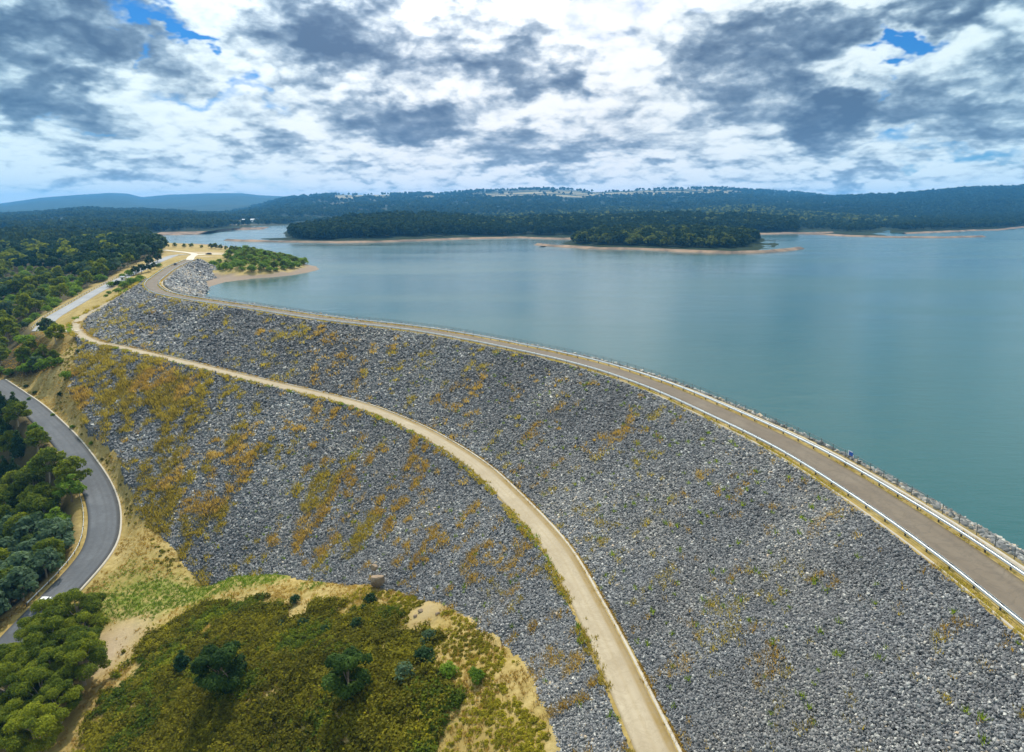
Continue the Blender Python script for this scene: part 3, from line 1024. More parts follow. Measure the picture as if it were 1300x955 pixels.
# dry growth over the rockfill: (px, py, z, radius, amount)
GROW = [(110, 470, -22, 14, 1.0), (135, 462, -20, 10, .8), (140, 500, -28, 13, 1.0), (180, 500, -27, 14, 1.1), (215, 520, -29, 12, 1.0), (240, 540, -31, 10, 1.0), (170, 530, -33, 9, .5),
        (262, 552, -32, 7, .9), (110, 505, -30, 6, .9), (190, 600, -39, 9, .8), (200, 640, -42, 9, 1.0), (230, 660, -43, 7, .9), (255, 670, -42, 6, .8), (275, 650, -40, 5, .5), (215, 620, -40, 7, .7),
        (330, 600, -34, 8, .7), (300, 575, -31, 8, .5), (420, 650, -33, 7, 1.2), (440, 690, -32, 6, 1.3), (450, 620, -30, 6, 1.1), (400, 630, -33, 5, .8), (470, 600, -27, 5, .6), (370, 690, -37, 4, .7),
        (520, 660, -28, 5, .6), (540, 690, -27, 5, .8), (520, 720, -29, 4, .6), (560, 700, -26, 4, .5), (590, 730, -25, 4, .9), (610, 740, -24, 3, .7), (525, 565, -19, 3, 1.0), (545, 590, -20, 4, .8),
        (600, 620, -20, 4, .5), (640, 620, -19, 2, .4), (600, 660, -22, 4, .5), (690, 835, -20, 3.5, .9), (680, 800, -20, 3, .8), (660, 790, -21, 2.5, .6), (715, 845, -19, 2.5, .8), (675, 690, -18, 3, .9),
        (700, 730, -18, 3, .9), (710, 740, -18, 2.5, .6), (280, 740, -44, 4, .7), (256, 735, -46, 3, .6), (300, 480, -18, 6, .35), (150, 410, -10, 7, .4), (130, 415, -12, 5, .7), (115, 420, -14, 4, .9),
        (120, 430, -14.5, 3.5, .8), (140, 432, -13, 4, .5), (755, 625, -10, 3, 1.0), (765, 650, -10, 2.5, .8), (830, 705, -8, 3, .4), (855, 705, -7, 2, .5), (925, 750, -7, 3, .7), (960, 790, -7, 3, .8),
        (985, 790, -6, 3, .7), (870, 810, -10, 2.5, .6), (860, 790, -10, 2, .6), (1000, 830, -7, 2.5, .5), (1030, 850, -7, 2, .6), (690, 575, -10, 3, .7), (600, 480, -5, 4, .35), (720, 500, -5, 4, .4),
        (830, 510, -3, 4, .5), (660, 500, -7, 4, .4), (450, 450, -8, 8, .2), (560, 470, -7, 6, .25), (940, 760, -8, 5, .4), (800, 700, -10, 5, .25), (1020, 700, -3, 3, .35), (960, 900, -9, 4, .5)]


def growth(p):
    """0..1 density of dry grass over the rock faces"""
    x, y = p[:, 0], p[:, 1]
    b_ = blobmap(p, GROW)
    w = 0.16 + b_ * 1.0
    # streaks run down the slope
    th = np.arctan2(y - 60, x + 60)
    rr_ = np.hypot(y - 60, x + 60)
    nz = fbm(th * 46, rr_ / 13, 4, 8, .62)
    nf = fbm(x / 1.7, y / 1.7, 3, 12, .6)
    return np.clip((np.minimum(w, 1.15) * 0.42 + (nz - 0.5) * 1.35 + (nf - .5) * 1.7 - 0.37) * 2.4, 0, .6)


def sample_rows(rows, n, rng):
    """area-uniform random points on a loft"""
    Vg = np.array(rows)
    a, b2, c, d = Vg[:-1, :-1], Vg[:-1, 1:], Vg[1:, 1:], Vg[1:, :-1]
    ar = 0.5 * (np.linalg.norm(np.cross(b2 - a, d - a), axis=2) + np.linalg.norm(np.cross(b2 - c, d - c), axis=2))
    cs = np.cumsum(ar.ravel())
    i = np.searchsorted(cs, rng.uniform(0, cs[-1], n))
    i = np.clip(i, 0, ar.size - 1)
    r_, q_ = i // ar.shape[1], i % ar.shape[1]
    u, v = rng.uniform(0, 1, (2, n, 1))
    return (a[r_, q_] * (1 - u) + b2[r_, q_] * u) * (1 - v) + (d[r_, q_] * (1 - u) + c[r_, q_] * u) * v, cs[-1]


def scatter_rocks(name, rows, base, label, seed, zmin=None, smin=0.185, bright=0.0):
    rng = np.random.default_rng(seed)
    _, area = sample_rows(rows, 10, rng)
    n = int(area / (smin ** 2) * 1.9)
    p, _ = sample_rows(rows, n, rng)
    k = vis(p, 0.08)
    if zmin is not None:
        k &= p[:, 2] > zmin
    p = p[k]
    d = np.linalg.norm(p - np.array([0, 0, CAMH]), axis=1)
    s = np.maximum(smin, d / 510.0)
    keep = rng.uniform(0, 1, len(p)) < (smin / s) ** 2
    p, s = p[keep], s[keep]
    # buried below ground?
    gz = ground_z(p)
    keep = p[:, 2] > gz - 0.5
    p, s = p[keep], s[keep]
    g = growth(p)
    keep = rng.uniform(0, 1, len(p)) > g * 0.35
    p, s, g = p[keep], s[keep], g[keep]
    mac = fbm(p[:, 0] / 11, p[:, 1] / 11, 3, 40 + seed)
    s = s * np.clip(rng.lognormal(0.0, .33, len(p)), .5, 1.9) * 1.15
    mac2 = fbm(p[:, 0] / 38, p[:, 1] / 38, 3, 80 + seed)
    t = np.clip(rng.beta(1.25, 1.9, len(p)) + (mac - .5) * .45 + (mac2 - .5) * .5 + bright, 0, 1)
    p[:, 2] += s * rng.uniform(0.0, 0.32, len(p))
    m_ = rocks_mesh(name, p - dam_off, s, t, M['rock'], seed)
    o = link(name, m_, dam)
    tag(o, label, kind='stuff')
    return len(p)


n1 = scatter_rocks('rockfill', upper_rows, 0, 'loose dark grey rocks above the gravel track', 1)
n2 = scatter_rocks('rockfill', low_rows, 0, 'loose grey rocks below the gravel track with streaks of dry grass', 2, smin=0.185)
n3 = scatter_rocks('riprap', up_rows, 0, 'large pale rocks facing the water', 3, zmin=WL - 1.5, smin=0.48, bright=.22)
print('rocks', n1, n2, n3)


# ------------------------------------------------------------------ roads
def ribbon(name, line, hw, mat, lift=0.0, skirt=0.6, cross=9, shift=0.0):
    rows, acr = [], []
    offs = np.linspace(hw, -hw, cross)
    for j, o_ in enumerate(offs):
        rr_ = offset(line, o_ + shift)
        rr_[:, 2] = line[:, 2] + lift
        rows.append(rr_)
        acr.append(np.full(len(line), j / (cross - 1)))
    lo1, hi1 = rows[0].copy(), rows[-1].copy()
    lo1[:, 2] -= skirt
    hi1[:, 2] -= skirt
    rows = [lo1] + rows + [hi1]
    acr = [acr[0]] + acr + [acr[-1]]
    v, f = loft(rows)
    m_ = raw_mesh(name, v, f, mat, False, {'across': ('POINT', np.concatenate(acr))})
    return tag(link(name, m_), kind='structure')


cl = crest_c.copy()
cl[:, 2] = 0.0
ribbon('crest_road', cl, 2.95, M['crest_road'], 0.05, 0.2)
tr = berm.copy()
ribbon('gravel_track', tr, TRW, M['track'], 0.05, 0.3)
ribbon('asphalt_road', lowroad, 3.9, M['asphalt'], 0.0, 0.8)
ribbon('upper_road', uproad, 3.3, M['pale_asphalt'], 0.0, 0.8)
ribbon('spur_track', spur, 3.3, M['gravel'], 0.18, 0.6)
ribbon('junction_road', endroad, 2.9, M['gravel'], 0.03, 0.8)
ribbon('car_park', carpark, 6.0, M['gravel'], -0.03, 0.9)


def kerb(name, line, off_, w, h, mat, lift=0.0, label=None, cat='kerb'):
    a = offset(line, off_ + w / 2)
    c = offset(line, off_ - w / 2)
    rows = [a + (0, 0, lift - .4), a + (0, 0, lift + h), c + (0, 0, lift + h), c + (0, 0, lift - .4)]
    v, f = loft(rows)
    o_ = np.array(line[len(line) // 2])
    m_ = raw_mesh(name, v - o_, f, mat)
    o = link(name, m_, None, tuple(o_))
    return o


tag(kerb('concrete_kerb', lowroad, 4.15, 0.45, 0.12, M['concrete'], 0.0), 'pale concrete kerb along the right edge of the dark asphalt road', 'kerb')
tag(kerb('concrete_gutter', berm, -(TRW + 0.35), 0.35, 0.16, M['concrete'], 0.0), 'thin pale concrete gutter along the uphill side of the gravel track', 'gutter')
tag(kerb('concrete_edging', cl, 4.35, 0.12, 0.1, M['concrete'], 0.0), 'low pale edging on the downstream side of the dam crest', 'edging')
tag(kerb('concrete_edging', cl, -5.0, 0.35, 0.22, M['concrete'], 0.0), 'low pale concrete edging beside the fence on the water side of the crest', 'edging')


# ------------------------------------------------------------------ guard rails and fence
def w_profile(side):
    """(across, up) outline of a two-wave steel beam"""
    a = [(0, .0), (.055, .06), (.055, .10), (0.0, .16), (.055, .22), (.055, .27), (0, .33)]
    th = [(x_ + .012, y_) for x_, y_ in a]
    return [(side * (x_), y_) for x_, y_ in a] + [(side * x_, y_) for x_, y_ in reversed(th)]


def beam(line, prof, z0):
    n = normals2(line)
    rows = []
    for (a, u) in prof + prof[:1]:
        r_ = line.copy()
        r_[:, :2] += n * a
        r_[:, 2] += z0 + u
        rows.append(r_)
    return loft(rows)


def guardrail(name, line, label, cat='guardrail', group=None, step=4.0, double=True, maxposts=98, mat=None):
    c0 = line[len(line) // 2].copy()
    root = empty(name, tuple(c0), label, cat, group)
    sides = ((1, .14), (-1, -.14)) if double else ((1, .0),)
    for sd, of in sides:
        pr = [(a + of, u) for a, u in w_profile(sd)]
        v, f = beam(line, pr, 0.42)
        link('rail', raw_mesh('rail', v - c0, f, mat or M['galv'], False), root)
    pts = resample(line, step)
    n = normals2(pts)
    proto = MB()
    proto.box((0, 0, .3), (.13, .16, .95))
    proto.box((0, 0, .58), (.11, .26, .26))
    pm = None
    d = np.linalg.norm(pts - np.array([0, 0, CAMH]), axis=1)
    order = np.argsort(d)
    v_ok = vis(pts, 0.03)
    order = [i for i in order if v_ok[i]]
    rest = MB()
    for r_i, i in enumerate(order):
        ang = math.atan2(n[i, 1], n[i, 0]) + math.pi / 2
        if r_i < maxposts:
            if pm is None:
                o = proto.build('post', M['post'], root)
                pm = o.data
            else:
                o = link('post', pm, root)
            o.location = tuple(pts[i] - c0)
            o.rotation_euler = (0, 0, ang)
        else:
            q = pts[i] - c0
            rest.box((q[0], q[1], q[2] + .3), (.13, .16, .95), ang)
    if rest.v:
        tag(rest.build('post', M['post'], root), kind='stuff')
    return root


rail_d = resample(crest_lo[3:], 2.0)
rail_u = resample(offset(crest_lo, -RAILGAP)[3:], 2.0)
guardrail('guardrail', rail_d, 'long galvanised double guardrail on the rock slope side of the dam crest road', group=None)
guardrail('guardrail', rail_u, 'long galvanised double guardrail on the water side of the dam crest road', group=None)
# guard rails of the valley roads
seg, _ = dist_poly(np.array([P(108, 640, -45), P(40, 780, -51)]), lowroad)
i0 = int(dist_poly(np.array([P(104, 618, -43.5)]), offset(lowroad, -4.8))[1][0])
i1 = int(dist_poly(np.array([P(24, 782, -51)]), offset(lowroad, -4.8))[1][0])
guardrail('guardrail', resample(offset(lowroad, -4.9)[i0:i1], 2.0), 'single guardrail between the dark asphalt road and the lower trees', double=False, step=4)
guardrail('guardrail', resample(offset(uproad, 4.0)[2:-18], 2.0), 'pale guardrail along the forest side of the upper left road', double=False, step=4)


def mesh_mat():
    m, k = new_mat('chain_link')
    uv = k.n('ShaderNodeTexCoord').outputs['Object']
    b1 = k.n('ShaderNodeBsdfPrincipled', {'Base Color': (0.17, 0.2, 0.2), 'Roughness': 0.5, 'Metallic': 0.4})
    tr_ = k.n('ShaderNodeBsdfTransparent')
    mx = k.n('ShaderNodeMixShader', {0: 0.22, 1: tr_.outputs[0], 2: b1.outputs[0]})
    k.n('ShaderNodeOutputMaterial', {0: mx.outputs[0]})
    return m


M['chain'] = mesh_mat()
fline = resample(offset(crest_lo, -(RAILGAP + 2.3))[3:], 2.0)
fc = fline[len(fline) // 2].copy()
fence = empty('chain_link_fence', tuple(fc), 'low dark chain link fence with steel posts along the water edge of the dam crest', 'fence')
v, f = loft([fline + (0, 0, .05), fline + (0, 0, 1.25)])
link('mesh_panel', raw_mesh('mesh_panel', v - fc, f, M['chain']), fence)
for zz in (0.12, 1.27):
    mb_ = MB()
    v, f = beam(fline, [(.018, -.018), (.018, .018), (-.018, .018), (-.018, -.018)], zz)
    link('top_rail' if zz > 1 else 'bottom_wire', raw_mesh('top_rail' if zz > 1 else 'bottom_wire', v - fc, f, M['fence_steel']), fence)
fp = resample(fline, 3.0)
fd = np.linalg.norm(fp - np.array([0, 0, CAMH]), axis=1)
ordr = [i for i in np.argsort(fd) if vis(fp[i:i + 1], .03)[0]]
pm = None
rest = MB()
for r_i, i in enumerate(ordr):
    q = fp[i] - fc
    if r_i < 98:
        if pm is None:
            mb_ = MB()
            mb_.tube([(0, 0, -.3), (0, 0, 1.36)], .045, 6)
            o = mb_.build('post', M['fence_steel'], fence)
            pm = o.data
        else:
            o = link('post', pm, fence)
        o.location = tuple(q)
    else:
        rest.tube([(q[0], q[1], -.3), (q[0], q[1], 1.36)], .045, 4)
if rest.v:
    tag(rest.build('post', M['fence_steel'], fence), kind='stuff')

# blue sign on the fence
sp = P(1070, 582, 0.0)
i = int(dist_poly(sp[None], fline)[1][0])
sp = fline[i]
nn = normals2(fline)[i]
root = empty('blue_sign', (sp[0] + nn[0] * .1, sp[1] + nn[1] * .1, 0), 'small blue sign panel fixed to the crest fence beside the guardrail', 'sign', rz=math.atan2(nn[1], nn[0]) + math.pi / 2)
mb_ = MB()
mb_.box((0, 0, 1.25), (.95, .03, .75))
mb_.build('panel', M['blue'], root)
mb_ = MB()
mb_.box((0.0, -.025, 1.56), (.8, .012, .10))
mb_.box((-.56, 0, 1.25), (.16, .03, .75))
mb_.build('white_strip', M['white'], root)
for sx in (-.35, .35):
    mb_ = MB()
    mb_.tube([(sx, .05, -.2), (sx, .05, 1.6)], .03, 6)
    mb_.build('post', M['fence_steel'], root)


# ------------------------------------------------------------------ vegetation meshes
def leaf_quads(pos, nrm, size, rng, stretch=1.5):
    n = len(pos)
    t = rng.normal(0, 1, (n, 3))
    nrm = nrm + rng.normal(0, .45, (n, 3))
    nrm /= np.linalg.norm(nrm, axis=1)[:, None]
    a = np.cross(nrm, t)
    a /= np.linalg.norm(a, axis=1)[:, None] + 1e-9
    b2 = np.cross(nrm, a)
    s = (size * rng.uniform(.6, 1.35, n))[:, None]
    V = np.stack([pos - a * s * stretch / 2, pos - b2 * s * .5, pos + a * s * stretch / 2, pos + b2 * s * .5], 1)
    V += rng.normal(0, .08, V.shape) * s[:, None]
    return V.reshape(-1, 3), np.arange(4 * n).reshape(n, 4)


def crown_mesh(name, lobes, nleaf, leaf, mat, seed, flat=0.75, inner=0.25):
    """lobes: list of (center, radius). Leaf faces through a shell of each lobe, denser on top"""
    rng = np.random.default_rng(seed)
    L = np.array([c for c, r in lobes])
    Rr = np.array([r for c, r in lobes])
    w = Rr ** 2
    idx = rng.choice(len(L), nleaf, p=w / w.sum())
    d = rng.normal(0, 1, (nleaf, 3))
    d /= np.linalg.norm(d, axis=1)[:, None]
    d[:, 2] = np.where((d[:, 2] < -.25) & (rng.uniform(0, 1, nleaf) < .7), -d[:, 2], d[:, 2])
    rad = Rr[idx] * (1 - inner * rng.uniform(0, 1, nleaf) ** 1.5) * rng.normal(1, .09, nleaf)
    # bumpy lobes
    rad *= 0.85 + 0.3 * vnoise(d[:, 0] * 3 + idx * 7, d[:, 1] * 3 + d[:, 2] * 2, 5)
    pos = L[idx] + d * rad[:, None] * np.array([1, 1, flat])
    V, F_ = leaf_quads(pos, d + np.array([0, 0, .4]), leaf, rng)
    lt = rng.uniform(0, 1, len(L))
    tint = np.clip(lt[idx] * .5 + rng.uniform(0, .5, nleaf), 0, 1)
    return raw_mesh(name, V, F_, mat, False, {'tint': ('FACE', tint)})


def make_lobes(kind, h, rng):
    L = []
    limbs = []
    if kind == 'spread':                       # rounded eucalypt, billowing crown
        n = rng.integers(15, 22)
        cw = h * .42
        for i in range(n):
            a = i * 2.4 + rng.uniform(-.4, .4)
            q = math.sqrt((i + .5) / n)
            r_ = cw * q * rng.uniform(.75, 1.0)
            z = h * (.86 - .36 * q ** 2) + rng.normal(0, h * .055)
            c = np.array([math.cos(a) * r_, math.sin(a) * r_, z])
            L.append((c, h * rng.uniform(.085, .165)))
            limbs.append(c)
        for i in range(7):
            a = rng.uniform(0, 6.28)
            c = np.array([math.cos(a) * cw * .65, math.sin(a) * cw * .65, h * rng.uniform(.34, .5)])
            L.append((c, h * rng.uniform(.09, .14)))
    elif kind == 'oak':                        # dense ragged crown reaching near the ground
        for i in range(34):
            v = rng.normal(0, 1, 3)
            v /= np.linalg.norm(v)
            r_ = rng.uniform(.45, 1.0) ** .6
            c = np.array([v[0] * h * .40 * r_, v[1] * h * .40 * r_, h * .50 + v[2] * h * .36 * r_])
            L.append((c, h * rng.uniform(.07, .16)))
            if i % 5 == 0:
                limbs.append(c)
    elif kind == 'cone':
        n = 12
        for i in range(n):
            t = i / (n - 1)
            z = h * (.18 + .74 * t)
            for _ in range(3 if t < .7 else 1):
                a = rng.uniform(0, 6.28)
                r_ = h * .21 * (1 - t) ** .8 * rng.uniform(.6, 1)
                c = np.array([math.cos(a) * r_, math.sin(a) * r_, z])
                L.append((c, h * (.055 + .085 * (1 - t))))
            limbs.append(c)
    elif kind == 'bush':
        n = rng.integers(6, 9)
        for i in range(n):
            a = i * 2.4
            q = math.sqrt((i + .3) / n)
            r_ = h * .42 * q
            c = np.array([math.cos(a) * r_, math.sin(a) * r_, h * (.62 - .3 * q ** 2) + rng.normal(0, h * .05)])
            L.append((c, h * rng.uniform(.26, .38)))
            limbs.append(c)
    return L, limbs


def trunk_mb(h, limbs, rad, rng):
    mb = MB()
    top_ = h * .62
    lean = rng.normal(0, h * .03, 2)
    pts = [(0, 0, -1.2), (lean[0] * .2, lean[1] * .2, h * .15), (lean[0] * .6, lean[1] * .6, h * .35), (lean[0], lean[1], top_)]
    mb.tube(pts, [rad * 1.35, rad, rad * .8, rad * .35], 7)
    for c in limbs[:7]:
        z0 = h * rng.uniform(.25, .5)
        p0 = Vector((lean[0] * .6, lean[1] * .6, z0))
        p1 = Vector((c[0] * .45, c[1] * .45, (z0 + c[2]) / 2))
        mb.tube([p0, p1, Vector(c)], [rad * .45, rad * .3, rad * .1], 5)
    return mb


PROTO = {}


def proto_tree(key, kind, h, leafmat, nleaf, leaf, seed, barkm='bark', flat=.75):
    rng = np.random.default_rng(seed)
    L, limbs = make_lobes(kind, h, rng)
    cm = crown_mesh('crown', L, nleaf, leaf, M[leafmat], seed, flat)
    tb = trunk_mb(h, limbs, h * .022 + .05, rng)
    me_ = bpy.data.meshes.new('trunk')
    me_.from_pydata(tb.v, [], tb.f)
    me_.materials.append(M[barkm])
    me_.update()
    PROTO.setdefault(key, []).append((cm, me_, h))


for s in range(4):
    proto_tree('euc', 'spread', 11, 'euc', 4200, .42, 100 + s, 'pale_bark')
    proto_tree('euc_far', 'spread', 11, 'euc', 1100, .8, 120 + s, 'pale_bark')
    proto_tree('grey_far', 'spread', 11, 'grey', 1000, .8, 130 + s, 'pale_bark')
for s in range(3):
    proto_tree('bright', 'spread', 8, 'bright', 2200, .42, 140 + s)
    proto_tree('bright_far', 'bush', 6, 'bright', 700, .6, 150 + s)
    proto_tree('dark', 'cone', 13, 'darkleaf', 3000, .5, 160 + s, flat=.9)
    proto_tree('dark_far', 'spread', 13, 'darkleaf', 1100, .85, 170 + s, flat=.95)
    proto_tree('bush', 'bush', 3, 'bright', 900, .28, 180 + s, flat=.95)
    proto_tree('darkbush', 'bush', 3, 'darkleaf', 900, .28, 190 + s, flat=.95)
    proto_tree('greybush', 'bush', 2.5, 'grey', 500, .25, 195 + s)
for s in range(3):
    for kk_, lm_ in (('euc_m', 'euc'), ('grey_m', 'grey'), ('bright_m', 'bright'), ('dark_m', 'darkleaf')):
        proto_tree(kk_, 'spread', 11, lm_, 330, 1.35, 220 + s)
for s in range(3):
    proto_tree('euc_near', 'spread', 12, 'euc', 15000, .24, 200 + s, 'pale_bark')
for s in range(2):
    proto_tree('darkbig', 'oak', 9, 'darkoak', 12000, .27, 210 + s, flat=.8)


def plant(key, name, loc, h, label, cat='tree', group=None, seed=None, sq=1.0):
    cm, tm, h0 = PROTO[key][(seed if seed is not None else random.randrange(99)) % len(PROTO[key])]
    root = empty(name, tuple(loc), label, cat, group, rz=random.uniform(0, 6.28))
    s = h / h0
    root.scale = (s * sq, s * sq, s)
    link('trunk', tm, root)
    link('crown', cm, root)
    return root


def poisson(poly, r, rng, tries=40000, rf=None, mg=.06):
    mn, mx = poly.min(0), poly.max(0)
    cand = rng.uniform(mn, mx, (tries, 2))
    cand = cand[in_poly(cand, poly)]
    z = ground_z(cand)
    cand = cand[vis(np.column_stack([cand, z + 6]), mg)]
    cell = {}
    out = []
    for c in cand:
        rr_ = r if rf is None else r * rf(c)
        key = (int(c[0] // 14), int(c[1] // 14))
        ok = True
        for dx in (-1, 0, 1):
            for dy in (-1, 0, 1):
                for q in cell.get((key[0] + dx, key[1] + dy), ()):
                    if (q[0] - c[0]) ** 2 + (q[1] - c[1]) ** 2 < rr_ * rr_:
                        ok = False
                        break
                if not ok:
                    break
            if not ok:
                break
        if ok:
            cell.setdefault(key, []).append(c)
            out.append(c)
    return np.array(out)


def clear_of_roads(p, m=2.5):
    ok = np.ones(len(p), bool)
    for line, hw in ROADS:
        ok &= dist_poly(p, line)[0] > hw + m
    return ok & (ground_z(p) > WL + .6 if False else True)


def merged_trees(name, items, label, cat, group=None, mat=None):
    """many small trees as one mesh; items: (proto crown mesh, loc, scale, rot)"""
    cache = {}
    VV, FF, TT = [], [], []
    b0 = 0
    for cm, loc, s, rz in items:
        if cm.name not in cache:
            v = np.empty(len(cm.vertices) * 3, np.float32)
            cm.vertices.foreach_get('co', v)
            l = np.empty(len(cm.loops), np.int32)
            cm.loops.foreach_get('vertex_index', l)
            t = np.empty(len(cm.polygons), np.float32)
            cm.attributes['tint'].data.foreach_get('value', t)
            cache[cm.name] = (v.reshape(-1, 3), l.reshape(-1, 4), t)
        v, l, t = cache[cm.name]
        co, si = math.cos(rz), math.sin(rz)
        q = np.stack([v[:, 0] * co - v[:, 1] * si, v[:, 0] * si + v[:, 1] * co, v[:, 2]], 1) * s + loc
        VV.append(q)
        FF.append(l + b0)
        TT.append(np.clip(t + random.uniform(-.3, .3), 0, 1))
        b0 += len(v)
    m_ = raw_mesh(name, np.concatenate(VV), np.concatenate(FF), mat or items[0][0].materials[0], False, {'tint': ('FACE', np.concatenate(TT))})
    o = link(name, m_)
    tag(o, label, cat, group, 'stuff')
    return o


rngF = np.random.default_rng(77)
# --- lower forest between the asphalt road and the left edge
pl = poisson(FOREST_LOW, 5.0, rngF, 60000, mg=.3)
pl = pl[clear_of_roads(pl, 1.3)]
zl = ground_z(pl)
far_items = {}
xo = proj(np.column_stack([pl, zl + 5]))[0]
for c, z in zip(pl[xo < -30], zl[xo < -30]):
    kk = random.choice(('euc_m', 'euc_m', 'dark_m', 'grey_m'))
    cm, _, h0 = PROTO[kk][random.randrange(3)]
    far_items.setdefault(kk[:-2] + '_far', []).append((cm, np.array([c[0], c[1], z - .6]), random.uniform(8.5, 12) / h0, random.uniform(0, 6)))
pl, zl = pl[xo >= -30], zl[xo >= -30]
for c, z in zip(pl, zl):
    x_, y_, w_ = proj(np.array([[c[0], c[1], z]]))
    rnd = random.random()
    x_, y_ = x_[0], y_[0]
    if y_ > 690 and x_ < 100:
        kind = 'grey_far' if rnd < .55 else 'euc'
    elif x_ < 38:
        kind = 'dark' if rnd < .65 else 'euc'
    else:
        kind = 'euc' if rnd < .8 else 'bright'
    lab = {'grey_far': 'blue grey tree in the lower left wood near the roadside guardrail', 'dark': 'dark green conifer in the lower left wood at the photo edge',
           'euc': 'olive green eucalypt with domed crown in the wood beside the dark asphalt road', 'bright': 'bright green tree in the wood beside the dark asphalt road'}[kind]
    plant(kind, {'grey_far': 'grey_tree', 'dark': 'conifer_tree', 'euc': 'eucalypt_tree', 'bright': 'wattle_tree'}[kind], (c[0], c[1], z - .8), random.uniform(8.5, 12) if kind != 'bright' else random.uniform(6, 8.5),
          lab, 'tree', {'grey_far': 'blue grey trees in the lower left wood', 'dark': 'dark conifers in the lower left wood', 'euc': 'olive eucalypts beside the asphalt road',
                        'bright': 'bright trees beside the asphalt road'}[kind])
nlow = len(pl)

# --- clump at the bottom left
pl = poisson(CLUMP_BL, 5.2, rngF)
pl = pl[clear_of_roads(pl, 2.0)]
for c, z in zip(pl, ground_z(pl)):
    plant('euc_near', 'eucalypt_tree', (c[0], c[1], z - .3), random.uniform(8.5, 11.5), 'large olive eucalypt in the clump at the bottom left corner', 'tree', 'eucalypts of the bottom left clump', sq=1.05)
# --- upper forest
pu = poisson(FOREST_UP, 7.6, rngF, 110000, mg=.3, rf=lambda c: 1.0 if c[1] < 520 else 1.25)
pu = pu[clear_of_roads(pu, 3.0)]
pu = pu[ground_z(pu) > WL - 40]
zu = ground_z(pu)
du = np.hypot(pu[:, 0], pu[:, 1])
order = np.argsort(du)
budget = 285 - nlow - len(pl)
print('low', nlow, 'clump', len(pl), 'upper', len(pu), 'indiv', budget)
rank = -1
for i in order:
    c, z = pu[i], zu[i]
    x_, y_, _ = proj(np.array([[c[0], c[1], z]]))
    x_, y_ = x_[0], y_[0]
    rnd = random.random()
    nz = fbm(np.array([c[0] / 45]), np.array([c[1] / 45]), 3, 31)[0]
    if y_ < 345:
        kind = 'dark_far' if rnd < .55 + (x_ > 110) * .25 else ('euc_far' if rnd < .9 else 'grey_far')
    else:
        kind = 'bright_far' if nz > .58 and rnd < .75 else ('grey_far' if rnd < .28 else ('dark_far' if rnd < .42 else 'euc_far'))
    h = random.uniform(8, 12.5) if kind != 'bright_far' else random.uniform(4.5, 7)
    if y_ < 330 and x_ > 100:
        h *= 1.25
    if y_ > 440:
        h *= .72
    d_, _ = dist_poly(c[None], uproad)
    if d_[0] < 14:
        h = min(h, 4.5)
    inframe = -20 < x_ < 1320
    rank += inframe
    if inframe and rank < budget:
        where = 'just above the pale field' if y_ > 430 else ('near the upper left road' if d_[0] < 45 else 'in the forest left of the dam')
        kn = {'dark_far': 'dark green', 'euc_far': 'olive green', 'grey_far': 'blue grey', 'bright_far': 'bright green'}[kind]
        plant(kind, {'dark_far': 'dark_tree', 'euc_far': 'eucalypt_tree', 'grey_far': 'grey_tree', 'bright_far': 'wattle_tree'}[kind], (c[0], c[1], z - .3), h,
              '%s tree with rounded crown %s' % (kn, where), 'tree', '%s trees %s' % (kn, where))
    else:
        cm, _, h0 = PROTO[kind.replace('_far', '_m')][random.randrange(3)]
        far_items.setdefault(kind, []).append((cm, np.array([c[0], c[1], z - .3]), h / h0, random.uniform(0, 6)))
for kind, it in far_items.items():
    kn = {'dark_far': 'dark green', 'euc_far': 'olive green', 'grey_far': 'blue grey', 'bright_far': 'bright green'}[kind]
    merged_trees('distant_trees', it, 'mass of %s tree crowns at the back of the left forest' % kn, 'forest')

